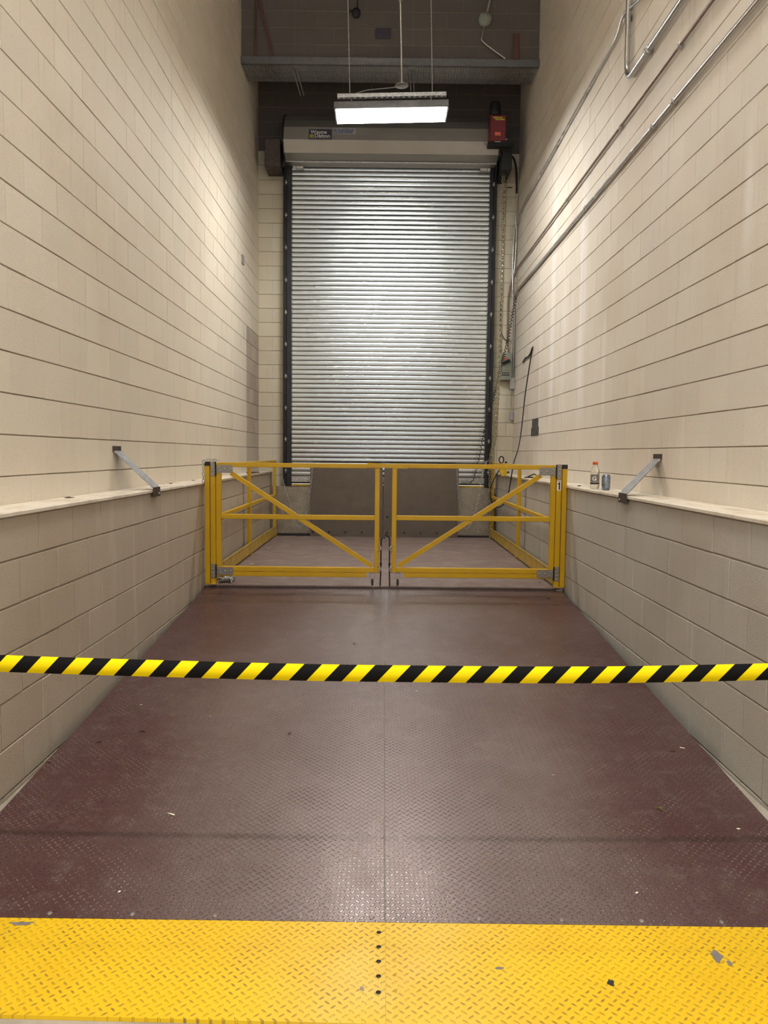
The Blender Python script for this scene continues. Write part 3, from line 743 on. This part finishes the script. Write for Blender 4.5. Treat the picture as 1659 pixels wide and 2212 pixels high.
# ------------------------------------------------------------------ conduits on the right wall
def bend(pts,r=.06,n=6):
    """round the corners of a polyline"""
    P=[Vector(p) for p in pts]; out=[P[0]]
    for i in range(1,len(P)-1):
        a=P[i]+(P[i-1]-P[i]).normalized()*min(r,(P[i-1]-P[i]).length*.45); b=P[i]+(P[i+1]-P[i]).normalized()*min(r,(P[i+1]-P[i]).length*.45)
        for k in range(n+1):
            t=k/n; out.append(a*(1-t)**2+P[i]*2*t*(1-t)+b*t*t)
    out.append(P[-1]); return out
XC=XR-.022
def conduit(name,label,pts,r,mat,couplers=(),br=.10):
    root=thing(name,label,'conduit',pts[0])
    mb=MB(); mb.tube(bend(pts,br),r,10); mb.build('pipe',mat,root)
    for c,d in couplers:
        m=MB(); c=Vector(c); d=Vector(d).normalized(); m.tube([c-d*.022,c-d*.020,c+d*.020,c+d*.022],[r*1.1,r*1.5,r*1.5,r*1.1],10); m.build('coupling',M['zinc'],root)
    return root
YD_=(0,1,0)
conduit('wall_conduit','upper steel conduit on the right wall with an offset bend near its top',[(XC,1.55,4.92),(XC,6.05,4.94),(XC-.01,6.55,5.075),(XC,6.70,4.99),(XC,11.25,4.96),(XC-.01,11.46,4.80)],.011,M['conduit'],[((XC,7.75,4.985),YD_),((XC,9.0,4.975),YD_)],.12)
conduit('wall_conduit','thick steel conduit on the right wall that drops from above and turns towards the viewer',[(XC-.012,6.42,CEIL-.02),(XC-.012,6.39,4.47),(XC-.012,1.55,4.41)],.021,M['conduit'],[((XC-.012,5.88,4.462),YD_),((XC-.012,6.42,4.97),(0,0,1))],.16)
conduit('wall_conduit','tan painted conduit along the right wall, between the thick steel one and the lowest one',[(XC,1.55,4.19),(XC,11.38,4.205),(XC-.02,11.50,4.10)],.012,M['conduit_paint'],[((XC,6.55,4.197),YD_),((XC,5.28,4.194),YD_),((XC,8.4,4.2),YD_)],.08)
conduit('wall_conduit','lowest bright steel conduit along the right wall, below the tan painted one',[(XC,1.55,3.865),(XC,11.40,3.882),(XC-.01,11.50,3.80)],.016,M['conduit'],[((XC,5.35,3.874),YD_),((XC,5.75,3.874),YD_),((XC,7.6,3.876),YD_)],.08)
# corner conduits down to the junction box
YC=YB-.024
root=conduit('corner_conduit','silver conduit in the right rear corner running down to the small junction box',[(1.905,YC,5.60),(1.912,YC,5.18),(1.890,YC,4.92),(1.918,YC,4.76),(1.905,YC,4.35),(1.875,YC,4.05),(1.885,YC,3.85),(1.915,YC,3.62),(1.905,YC,2.66)],.011,M['conduit'],[((1.905,YC,3.1),(0,0,1))],.08)
conduit('corner_conduit','second silver conduit beside the corner one, ending at the same junction box',[(1.880,YC-.002,4.86),(1.865,YC-.002,4.2),(1.872,YC-.026,3.85),(1.882,YC-.026,3.6),(1.878,YC-.026,2.66)],.010,M['conduit'],[],.08)
root=thing('junction_box','small galvanised junction box in the right rear corner below the conduits','junction box',(1.895,YC,2.48))
MB().box(1.860,1.928,YC-.045,YB-.008,2.49,2.655,0,.004).build('box',M['zinc'],root)
MB().box(1.855,1.930,YC-.051,YC-.0455,2.50,2.640,0,.003).build('cover',M['conduit'],root)
conduit('drop_conduit','thin steel conduit rising straight from the grey disconnect box',[(1.715,YC,3.035),(1.722,YC,4.1),(1.735,YC,5.42)],.012,M['conduit'],[((1.717,YC,3.06),(0,0,1))],.05)
conduit('drop_conduit','tan painted conduit rising from the grey disconnect box and bending into the corner',[(1.835,YC,3.02),(1.812,YC,3.2),(1.812,YC,3.88),(1.885,YC,4.16)],.011,M['conduit_paint'],[],.12)
mb=MB(); mb.tube(bend([(1.735,11.30,5.70),(1.80,11.30,5.72),(1.865,11.42,5.62),(1.90,YC,5.45),(1.902,YC,5.30)],.08),.015,10)
tag(mb.build('flexible_conduit',M['rubber']),'black flexible hose curving from the motor bracket down to the corner conduit','hose')
mb=MB(); mb.tube(bend([(1.700,YC-.02,3.75),(1.706,YC-.02,3.36),(1.745,YC-.02,3.24),(1.80,YC-.02,3.19),(1.89,YC-.02,3.185)],.05),.006,8)
tag(mb.build('black_wire',M['rubber']),'loose black wire curving off the thin conduit above the disconnect box','wire')
mb=MB(); mb.tube([(1.765,YC+.01,5.385),(1.80,YC-.005,5.378),(1.838,YC+.005,5.38)],.007,6)
tag(mb.build('wall_hook',M['rubber']),'short black bar fixed to the wall right of the motor bracket','hook')
# disconnect switch
root=thing('disconnect_switch','grey green disconnect switch box on the end wall right of the door','electrical box',(1.775,YB-.06,2.615))
MB().box(1.690,1.868,YB-.125,YB-.008,2.618,3.010,0,.006).build('enclosure',M['greybox'],root)
MB().box(1.700,1.855,YB-.134,YB-.1255,2.755,2.965,0,.010).build('door',M['greybox'],root)
mb=MB(); mb.bar((1.735,YB-.150,2.845),(1.840,YB-.150,2.895),.030,.050); mb.cyl((1.765,YB-.134,2.865),(1.765,YB-.150,2.865),.022,14); mb.build('lever',M['black'],root)
MB().box(1.750,1.800,YB-.1355,YB-.1342,2.905,2.935).build('red_sticker',M['redlabel'],root)
nb=MB().box(1.735,1.837,YB-.1275,YB-.1252,2.678,2.725).build('nameplate',M['ink'],root)
mb=MB(); rr=random.Random(2)
for z,x0,x1 in ((2.705,1.742,1.830),(2.692,1.745,1.822)):
    x=x0
    while x<x1: w=rr.uniform(.006,.014); mb.box(x,x+w-.003,YB-.1282,YB-.1276,z,z+.008); x+=w
mb.build('print_line',M['palelabel'],nb)
# small pull chain and pendant box under the junction box
tag(chain_mb([(1.893,YC-.01,2.487),(1.890,YC-.01,2.205)],.022,.003,.007).build('pull_chain',M['zinc']),'thin pull chain hanging below the corner junction box','chain')
root=thing('pendant_box','small blue grey box hanging in the right rear corner','electrical box',(1.90,YC-.01,2.03))
MB().box(1.870,1.925,YC-.030,YC+.010,2.040,2.165,0,.005).build('box',M['palelabel'],root)
MB().box(1.878,1.917,YC-.035,YC-.0305,2.15,2.185,0,.002).build('hanger',M['zinc'],root)
# slim vertical conduit low on the end wall
conduit('slim_conduit','slim white painted conduit low on the end wall beside the hoist chain',[(1.690,YC+.006,2.55),(1.672,YC+.006,1.038)],.008,M['ledge'],[],.05)

# ------------------------------------------------------------------ coiled cord and cables
def helix(path,rad,pitch,wire,n=10):
    P=[Vector(p) for p in path]; L=[0]
    for a,b in zip(P[:-1],P[1:]): L.append(L[-1]+(b-a).length)
    T=L[-1]; out=[]; ph=0; t=0
    i=0
    while t<T:
        while i<len(P)-2 and t>L[i+1]: i+=1
        f=(t-L[i])/(L[i+1]-L[i]); p=P[i].lerp(P[i+1],f); d=(P[i+1]-P[i]).normalized()
        g=t/T; pt=pitch(g) if callable(pitch) else pitch; rd=rad(g) if callable(rad) else rad
        a=d.cross(Vector((0,1,0))).normalized(); b=d.cross(a)
        out.append(p+a*math.cos(ph)*rd+b*math.sin(ph)*rd); ph+=2*PI/n; t+=pt/n
    mb=MB(); mb.tube(out,wire,5); return mb
path=[(1.890,11.33,3.80),(1.835,11.31,3.50),(1.790,11.30,3.20),(1.730,11.29,2.95),(1.690,11.29,2.78),(1.672,11.28,2.66),(1.625,11.28,2.48),(1.575,11.28,2.30),(1.53,11.29,2.10),(1.475,11.30,1.88),(1.435,11.32,1.64),(1.385,11.34,1.38),(1.345,11.38,1.18),(1.305,11.42,1.120),(1.27,11.44,1.118)]
def pf(g): return .045 if g<.30 else (.028 if g<.42 else (.042 if g<.75 else .06))
def rf(g): return .016 if g<.30 else (.024 if g<.42 else (.017 if g<.75 else .010))
tag(helix(path,rf,pf,.0052).build('coiled_cord',M['rubber']),'black coiled cord stretched from the corner conduits down to the bottom of the door','cord')
XW=XR-.014
cab=[(XW,10.83,2.800),(XW,10.70,2.825),(XW,10.45,2.83),(XW,10.20,2.875),(XW-.006,10.10,2.91),(XW-.012,10.13,2.84),(1.895,10.30,2.55),(1.885,10.42,2.30),(1.835, 10.3477, 1.8551),(1.77, 10.1836, 1.6073),(1.68, 9.9661, 1.4251),(1.64, 9.9251, 1.1986),(1.635, 10.0985, 0.991),(1.62, 10.2779, 0.8837),(1.595,10.5,.825),(1.535,10.5,.835),(1.475,10.48,.91),(1.455,10.46,1.02),(1.475,10.45,1.13),(1.52,10.44,1.24),(1.565,10.43,1.32),(1.590,10.43,1.345),(1.600,10.44,1.31),(1.622,10.44,1.265)]
def catmull(P,n=6):
    P=[Vector(p) for p in P]; out=[]
    for i in range(len(P)-1):
        p0=P[max(i-1,0)];p1=P[i];p2=P[i+1];p3=P[min(i+2,len(P)-1)]
        for k in range(n):
            t=k/n; out.append(.5*((2*p1)+(-p0+p2)*t+(2*p0-5*p1+4*p2-p3)*t*t+(-p0+3*p1-3*p2+p3)*t**3))
    out.append(P[-1]); return out
mb=MB(); mb.tube(catmull(cab),.0075,7); mb.tube(catmull([(XW,10.83,2.80),(XW-.006,10.76,2.80),(XW,10.62,2.835),(XW,10.35,2.83),(XW-.004,10.16,2.90)]),.009,7)
tag(mb.build('hanging_cable',M['rubber']),'black cable hooked on the right wall, hanging down and looping behind the right gate','cable')
# yellow pendant control hanging over the right railing
root=thing('pendant_control','yellow handheld control hooked over the right side railing','controller',(1.60,10.43,1.25))
mb=MB(); c=Vector((1.618,10.41,1.305)); d=Vector((.35,0,-1)).normalized()
mb.bar(c-d*.052,c+d*.055,.078,.045,up=(0,1,0)); mb.build('body',M['yellow_plate'] if False else simple('bright_yellow_plastic',(.88,.62,.01),.35,0,.04),root)
mb=MB(); mb.tube([(1.590+.030*math.cos(t*2*PI/16),10.41+.006*math.sin(t*2*PI/16),1.462+.044*math.sin(t*2*PI/16)) for t in range(16)],.009,7,0,True); mb.build('ring',M['rubber'],root)
mb=MB(); mb.lathe([(.012,-.014),(.015,0),(.010,.014)],(1.683,10.41,1.295),10,0,'X'); mb.cyl((1.66,10.41,1.30),(1.68,10.41,1.295),.006,8); mb.build('knob',M['rubber'],root)
mb=MB(); mb.box(1.640,1.665,10.40,10.425,1.365,1.440,0,.004); mb.build('clip',M['rubber'],root)

# dark plate on right wall and little plate on left wall
mb=MB(); mb.box(XR-.006,XR-.0005,9.72,10.10,1.880,1.985); mb.box(XR-.007,XR-.0005,9.68,10.15,1.775,1.880)
tag(mb.build('wall_patch',M['soot']),'dark rectangular patch on the right wall above the ledge','patch')
mb=MB(); mb.box(XL+.001,XL+.02,10.22,10.33,3.945,4.06,0,.003)
tag(mb.build('wall_plate',M['hinge']),'small grey metal plate high on the left wall','plate')

# ------------------------------------------------------------------ ledge brackets
def strap(s):
    if s<0: xw,xe,yw0,yw1,ye0,ye1,zt=XL+.0005,LXL+.0185,5.318,5.475,5.45,5.61,1.520
    else: xw,xe,yw0,yw1,ye0,ye1,zt=XR-.0005,LXR-.0185,5.39,5.55,5.27,5.44,1.505
    o=1 if s<0 else -1; t=.006*o
    side='left' if s<0 else 'right'
    root=thing('flat_bar_bracket','bent steel flat bar bracing the %s ledge edge back to the wall'%side,'bracket',((xw+xe)/2,5.45,1.253))
    mb=MB()
    def quad(a,b,c,d,n):
        n=Vector(n); a,b,c,d=[Vector(q) for q in (a,b,c,d)]; mb.add([a,b,c,d,a+n,b+n,c+n,d+n],[(0,1,2,3),(4,5,6,7),(0,1,5,4),(1,2,6,5),(2,3,7,6),(3,0,4,7)])
    quad((xw,yw0,zt-.004),(xw,yw1,zt-.004),(xw,yw1,zt+.036),(xw,yw0,zt+.036),(t,0,0)); mb.build('wall_flange',M['brown_steel'],root)
    mb=MB(); zl=1.262
    quad((xw+t,yw0+.01,zt-.004),(xw+t,yw1-.01,zt-.004),(xe,ye1,zl),(xe,ye0,zl),(0,0,.007)); mb.build('strap',M['bracket'],root)
    mb=MB(); quad((xe,ye0,zl+.008),(xe,ye1,zl+.008),(xe,ye1,zl-.058),(xe,ye0,zl-.058),(t,0,0)); hb=mb.build('edge_flange',M['brown_steel'],root)
    for zz in (zl-.05,): 
        mb=MB(); mb.lathe([(.008,0),(.007,o*.004),(.003,o*.006)],(xe+t,ye1-.03,zz+.01),8,0,'X'); mb.build('bolt',M['zinc'],hb)
strap(-1); strap(1)

# ------------------------------------------------------------------ bottle and can on the right ledge
Z=LT+.0005
def Bp(x,y): return (x,y,Z)
bx,by=1.755,6.42
root=thing('drink_bottle','clear plastic drink bottle with an orange cap and grey label on the right ledge','bottle',(bx,by,Z))
pr=[(.020,.004),(.033,.002),(.036,.008),(.0365,.045),(.0345,.052),(.0345,.120),(.0370,.128),(.0370,.140),(.031,.160),(.020,.182),(.0175,.188),(.0175,.198)]
mb=MB(); mb.lathe([(r,Z+h) for r,h in pr],(bx,by,0),28); mb.build('body',M['clear'],root)
mb=MB(); mb.lathe([(.0175,Z+.1985),(.0215,Z+.199),(.0218,Z+.219),(.019,Z+.222)],(bx,by,0),24); mb.build('cap',M['orange'],root)
def band(r,z0,z1,a0,a1,mat,name,par,n=24):
    mb=MB(); vs=[]
    for k in range(n+1):
        a=a0+(a1-a0)*k/n
        for z in (z0,z1):
            vs.append((bx+r*math.cos(a),by+r*math.sin(a),Z+z))
    mb.add(vs,[(2*k,2*k+1,2*k+3,2*k+2) for k in range(n)],0,True)
    vs2=[(bx+(v[0]-bx)*.985,by+(v[1]-by)*.985,v[2]) for v in vs]; mb.add(vs2,[(2*k,2*k+1,2*k+3,2*k+2) for k in range(n)],0,True)
    return mb.build(name,mat,par)
lab=band(.0372,.055,.118,math.radians(175),math.radians(325),M['label_grey'],'label',root)
band(.0378,.038,.053,math.radians(170),math.radians(330),M['ink'],'label_band',root)
band(.0376,.0535,.0555,math.radians(175),math.radians(325),M['white'],'label_line',lab)
gm=text_mb('G',.050,(0,0,0),(1,0,0),(0,0,1),0,.002,0)
g2=MB(); ang0=math.radians(247)
vs=[]
for v in gm.v:
    a=ang0+(v[0]-.018)/.0385; vs.append((bx+.0386*math.cos(a),by+.0386*math.sin(a),Z+.068+v[2]))
g2.add(vs,gm.f); g2.build('letter',M['white'],lab)
cx,cy=1.775,6.17
root=thing('drink_can','blue grey metal drink can standing beside the clear bottle on the right ledge','can',(cx,cy,Z))
mb=MB(); mb.lathe([(.022,Z+.004),(.026,Z+.000),(.028,Z+.004),(.0335,Z+.014),(.0335,Z+.106),(.030,Z+.116),(.0275,Z+.121),(.0275,Z+.124),(.0255,Z+.124),(.0250,Z+.119)],(cx,cy,0),28); mb.build('can_body',M['canm'],root)
mb=MB(); a=-PI*.62
mb.box(cx-.006,cx+.006,cy-.014,cy+.006,Z+.1205,Z+.1222,0,.001); mb.build('pull_tab',M['zinc'],root)

# ------------------------------------------------------------------ light fixtures
def fixture(cy,lens,label,dz=0.0,skirt=0.0):
    root=thing('light_fixture',label,'light',(.06,cy,5.205+dz),'hanging light fixtures over the ramp')
    w=.61
    mb=MB(); n=8
    prof=[(cy-.195,5.262+dz),(cy-.193,5.218+dz),(cy-.18,5.210+dz),(cy+.15,5.210+dz),(cy+.163,5.218+dz),(cy+.165,5.262+dz)]
    mb.sheet(prof[1:-1],'X',.06-w+.012,.06+w-.012,0,False)
    mb.build('diffuser',lens,root)
    mb=MB().prism([(cy-.200,5.224+dz),(cy+.170,5.224+dz),(cy+.165,5.30+dz),(cy+.09,5.335+dz),(cy-.12,5.335+dz),(cy-.195,5.30+dz)],'X',.06-w-.004,.06+w+.004); mb.build('housing',M['housing'],root)
    for s in (-1,1):
        x=.06+s*(w-.004)
        mb=MB().prism([(cy-.198,5.226+dz),(cy-.185,5.206+dz),(cy+.155,5.206+dz),(cy+.168,5.226+dz)],'X',x-.007,x+.007); ep=mb.build('end_plate',M['zinc'],root)
    if skirt>0:
        for d in (-1,1):
            a,b=sorted((cy-.015+d*.187,cy-.015+d*.191)); mb=MB().box(.06-w,.06+w,a,b,5.222+dz-skirt,5.222+dz); mb.build('light_cutoff_skirt',M['white'],root)  # unseen skirts, added to keep lamp light off the upper walls
    mb=MB(); zc=5.440+dz
    mb.box(-.525,.667,cy-.021,cy-.018,zc-.020,zc+.020); mb.box(-.525,.667,cy+.018,cy+.021,zc-.020,zc+.020); 
    x=-.525
    while x<.66: mb.box(x,x+.022,cy-.018,cy+.018,zc-.0205,zc-.0180); x+=.0596
    mb.build('slotted_strut',M['zinc'],root)
    for xx in (-.37,.50):
        mb=MB(); mb.tube([(xx,cy,5.336+dz),(xx,cy,5.4195+dz)],.005,6); mb.build('link_rod',M['zinc'],root)
    for xx in (-.388,.515):
        mb=MB(); mb.tube([(xx,cy,5.461+dz),(xx,cy,max(CEIL,5.5)-.002)],.0055,6); mb.build('hanger_rod',M['zinc'],root)
    mb=MB(); mb.tube([(.182,cy,5.56+dz),(.182,cy,CEIL-.002)],.0125,8); cn=mb.build('feed_conduit',M['conduit'],root)
    mb=MB(); mb.lathe([(.02,5.535+dz),(.075,5.538+dz),(.075,5.545+dz),(.018,5.560+dz)],(.182,cy,0),16); mb.build('canopy_disc',M['zinc'],cn)
    mb=MB(); mb.tube([(.182,cy,6.42+dz*.5),(.182,cy,6.47+dz*.5)],.018,8); mb.build('coupling',M['zinc'],cn)
    mb=MB(); mb.tube(catmull([(.182,cy,5.534+dz),(.05,cy,5.520+dz),(-.2,cy,5.500+dz),(-.34,cy,5.462+dz)]),.004,5); mb.build('feed_wire',M['zinc'],root)
    return root
f1=fixture(8.85,M['lens'],'lit hanging strip light in front of the roll-up door')
f1.rotation_euler=(0,-.030,0)
f2=fixture(3.6,M['lens_mid'],'lit hanging strip light over the middle of the ramp, high above the view',4.2,.36)
f3=fixture(-3.0,M['lens_near'],'lit hanging strip light near the foot of the ramp, behind the viewer',4.2,.22)

# ------------------------------------------------------------------ things on the upper wall
mb=MB(); mb.bar((-1.66,10.236,7.45),(-1.435,10.236,6.503),.035,.035,up=(0,1,0)); tag(mb.build('wall_brace',M['rust']),'rust brown diagonal brace standing on the left end of the canopy','brace')
mb=MB(); mb.tube([(-1.655,10.235,6.502),(-1.605,10.235,CEIL-.002)],.012,6); tag(mb.build('thin_pipe',M['rust']),'thin rust brown pipe running up beside the diagonal brace','pipe')
mb=MB(); mb.box(-.135,.052,10.235,10.2535,6.755,6.870,0,.004); tag(mb.build('wall_panel',M['duskblue']),'small dark purple rectangular panel on the wall above the canopy','panel')
root=thing('ceiling_box','small round conduit box high on the wall left of the purple panel','junction box',(-.41,10.24,7.04))
mb=MB(); mb.lathe([(.055,0),(.055,-.045),(.03,-.05)],(-.385,10.2535,7.045),16,0,'Y'); mb.build('box',M['blackgrey'],root)
mb=MB(); mb.cyl((-.47,10.23,7.075),(-.43,10.23,7.06),.014,8); mb.tube([(-.37,10.235,7.10),(-.36,10.235,CEIL-.002)],.008,6); mb.build('nipple',M['blackgrey'],root)
root=thing('ceiling_box','octagonal conduit box high on the wall right of the purple panel','junction box',(1.24,10.24,7.02))
mb=MB(); mb.lathe([(.085,0),(.085,-.05),(.04,-.055)],(1.235,10.2535,6.985),8,0,'Y'); mb.build('box',M['greybox'],root)
mb=MB(); mb.tube([(1.26,10.225,7.07),(1.30,10.225,7.25),(1.31,10.225,CEIL-.002)],.018,8); mb.tube(catmull([(1.225,10.225,6.90),(1.205,10.215,6.78),(1.22,10.21,6.70),(1.50,10.21,6.504)]),.010,6); mb.build('conduit',M['zinc'],root)
mb=MB(); mb.box(1.60,1.68,10.235,10.2535,6.502,6.83,0,.004); tag(mb.build('wall_channel',M['rust']),'rust brown vertical channel at the right end above the canopy','channel')

# ------------------------------------------------------------------ hazard tape barrier
root=thing('tape_barrier','black and yellow striped webbing stretched across the ramp from wall to wall','barrier tape',(.03,2.40,.83))
mb=MB(); n=80; vs=[]; 
def sagz(x):
    return .8330+(.0104 if x<.25 else .0195)*(x-.25)**2
for i in range(n+1):
    x=LXL+.065+(LXR-LXL-.13)*i/n; zc=sagz(x); hw=.0268
    yy=2.40+.0015*math.sin(x*7)
    for z in (zc-hw,zc+hw): vs+= [(x,yy-.0005,z),(x,yy+.0005,z)]
fs=[]
for i in range(n):
    a=4*i; b=4*(i+1); fs+=[(a,a+2,b+2,b),(a+1,b+1,b+3,a+3),(a,b,b+1,a+1),(a+2,a+3,b+3,b+2)]
mb.add(vs,fs,0,True); mb.build('webbing',M['tape'],root)
for xx,s in ((LXL+.001,1),(LXR-.001,-1)):
    x0,x1=sorted((xx,xx+s*.075)); mb=MB(); mb.box(x0,x1,2.36,2.44,.80,.92,0,.008); mb.build('wall_cassette',M['black'],root)

# ------------------------------------------------------------------ litter
def flake(name,cat,label,x,y,z,rx,ry,rot,mat,curl=.003,n=9,seed=0):
    rr=random.Random(seed+17); top=[];
    for k in range(n):
        a=2*PI*k/n; q=rr.uniform(.65,1.1); px=math.cos(a)*rx*q; py=math.sin(a)*ry*q
        top.append((x+px*math.cos(rot)-py*math.sin(rot),y+px*math.sin(rot)+py*math.cos(rot),z+.0012+curl*rr.random()))
    mb=MB(); c=(x,y,z+.0015); vs=top+[c]+[(p[0],p[1],p[2]-.001) for p in top]+[(x,y,z+.0002)]
    fs=[(k,(k+1)%n,n) for k in range(n)]+[(n+1+(k+1)%n,n+1+k,2*n+1) for k in range(n)]+[(k,n+1+k,n+1+(k+1)%n,(k+1)%n) for k in range(n)]
    mb.add(vs,fs); return tag(mb.build(name,mat),label,cat)
LEAF=[(-1.380,3.741,.016,.008,.4,'dark dry leaf bit on the left of the ramp nearest the left wall joint'),
      (-1.204,3.870,.022,.007,.1,'longer curled dark leaf bit on the left of the ramp'),
      (-.456,3.854,.013,.008,.9,'dark leaf bit left of the ramp seam, beyond the striped tape'),
      (-1.530,3.52,.014,.009,.2,'dark leaf bit against the left edge of the ramp'),
      (-1.414,6.776,.022,.008,.0,'dark leaf bit on the ramp just before the left gate post'),
      (1.466,6.730,.018,.008,.1,'dark leaf bit on the ramp just before the right gate post'),
      (1.424,3.698,.018,.006,-.5,'dark leaf bit beside a white scrap at the right of the ramp'),
      (-.183,5.366,.013,.006,.3,'small dark crumb in the middle of the ramp beyond the tape')]
for i,(x,y,a,b,r,l) in enumerate(LEAF): flake('leaf_bit','leaf',l,x,y,rampz(y)+.001,a,b,r,M['leaf'],.006,9,i)
PAP=[(1.493,3.731,.016,.006,-.6,'white paper scrap at the right edge of the ramp'),
     (-.841,3.065,.022,.004,-.5,'thin pale sliver on the left half of the ramp, nearer than the tape'),
     (-1.317,4.217,.007,.006,.9,'tiny pale scrap near the left edge of the ramp just below the tape'),
     (-.901,4.066,.006,.005,.2,'tiny pale scrap on the left half of the ramp below the tape'),
     (.215,4.467,.008,.006,.4,'tiny pale crumb right of the seam close to the tape'),
     (1.431,2.992,.011,.005,.1,'pale scrap near the right bottom end of the maroon ramp'),
     (.790,3.434,.010,.002,.0,'thin pale sliver on the right half of the ramp'),
     (-.880,2.555,.006,.005,.8,'tiny pale crumb on the maroon ramp above the yellow strip at left'),
     (.892,2.575,.008,.004,.6,'tiny pale crumb on the maroon ramp above the yellow strip at right')]
for i,(x,y,a,b,r,l) in enumerate(PAP): flake('paper_bit','scrap',l,x,y,rampz(y)+.001,a,b,r,M['paper'],.002,7,40+i)
PL=[(-1.300,11.22,.07,.012,.05,'long white paper strip at the far left of the platform','paper'),
    (-1.42,9.75,.035,.010,.2,'pale scrap on the platform behind the left gate, farther of two','paper'),
    (-1.40,8.36,.040,.016,.6,'pale torn scrap beside the left toe board','paper'),
    (-1.46,9.02,.022,.014,.3,'small dark red scrap at the foot of the middle post','leaf'),
    (-.52,9.818,.020,.008,.3,'pale scrap on the platform left of the centre seam','paper'),
    (1.50,7.30,.022,.010,.1,'dark leaf bit on the platform under the right gate','leaf')]
for i,(x,y,a,b,r,l,k) in enumerate(PL): flake('platform_scrap','scrap',l,x,y,.3215,a,b,r,M[k],.004,8,80+i)
# green sprig
mb=MB(); gx,gy=1.173,3.148; gz=rampz(gy)+.003; rr=random.Random(9)
for k in range(9):
    a=rr.uniform(0,2*PI); L=rr.uniform(.010,.022); mb.tube([(gx,gy,gz),(gx+L*.5*math.cos(a),gy+L*.5*math.sin(a),gz+.005*rr.random()),(gx+L*math.cos(a+.3),gy+L*math.sin(a+.3),gz)],.0012,4)
mb.tube([(gx,gy,gz),(gx+.012,gy-.035,gz)],.0015,4); tag(mb.build('green_sprig',M['green']),'small green sprig on the right half of the ramp','sprig')
LD=[(-1.765,4.40,.040,.012,1.2,'dark twiggy crumbs on the left ledge nearest the viewer'),
    (-1.755,7.25,.040,.014,1.4,'dark crumbs on the left ledge just before the gate post'),
    (-1.76,6.50,.018,.010,.5,'small brown crumb on the left ledge between bracket and gate'),
    (1.76,6.95,.05,.02,1.3,'flat brown scrap on the right ledge left of the bottle'),
    (1.74,9.00,.03,.012,1.0,'black crumbs on the right ledge seen through the right gate')]
for i,(x,y,a,b,r,l) in enumerate(LD): flake('ledge_debris','debris',l,x,y,LT+.001,a,b,r,M['leaf'],.008,9,120+i)
# greenish twig seen through the left gate, black clamp seen through the right gate
mb=MB(); mb.tube([(-1.75,8.35,LT+.008),(-1.73,8.25,LT+.012),(-1.70,8.15,LT+.006),(-1.66,8.05,LT+.006)],.006,5); mb.tube([(-1.73,8.25,LT+.012),(-1.765,8.22,LT+.03)],.003,5)
tag(mb.build('twig',M['green']),'short greenish twig on the left ledge seen through the left gate','twig')
mb=MB(); mb.box(1.72,1.83,9.30,9.42,LT+.0005,LT+.014,0,.004); mb.bar((1.75,9.36,LT+.014),(1.83,9.36,LT+.05),.03,.012); mb.bar((1.83,9.36,LT+.048),(1.855,9.36,LT+.03),.02,.01)
tag(mb.build('black_clamp',M['rubber']),'black clamp lying on the right ledge seen through the right gate','clamp')
mb=MB(); mb.box(-1.75,-1.66,10.05,10.55,LT+.0005,LT+.014,0,.004); tag(mb.build('wood_offcut',M['leaf']),'dark flat offcut on the far end of the left ledge','offcut')

# ------------------------------------------------------------------ camera, world, colour
r=Vector((.99994093,-.00221877,.01063989)); u=Vector((-.01044626,.07410369,.99719583)); f=Vector((.00300101,.99724807,-.07407613))
mat=Matrix(((r.x,u.x,-f.x,0),(r.y,u.y,-f.y,0),(r.z,u.z,-f.z,1.52),(0,0,0,1)))
cam=bpy.data.cameras.new('camera'); co=bpy.data.objects.new('camera',cam); C.objects.link(co); co.matrix_world=mat
cam.sensor_fit='VERTICAL'; cam.sensor_height=36.0; cam.sensor_width=27.0; cam.lens=36.0*1682.9/2212; cam.clip_start=.05; cam.clip_end=100
SC.camera=co
w=bpy.data.worlds.new('world'); SC.world=w; w.use_nodes=True; bg=w.node_tree.nodes['Background']; bg.inputs[0].default_value=(1.0,.97,.93,1); bg.inputs[1].default_value=.38
SC.view_settings.view_transform='Standard'; SC.view_settings.look='None'; SC.view_settings.exposure=1.3; SC.view_settings.gamma=1.0; SC.view_settings.use_curve_mapping=False
SC.cycles.max_bounces=10; SC.cycles.diffuse_bounces=5; SC.cycles.glossy_bounces=4; SC.cycles.caustics_reflective=False; SC.cycles.caustics_refractive=False
SC.cycles.sample_clamp_indirect=6.0
SC.cycles.use_denoising=True
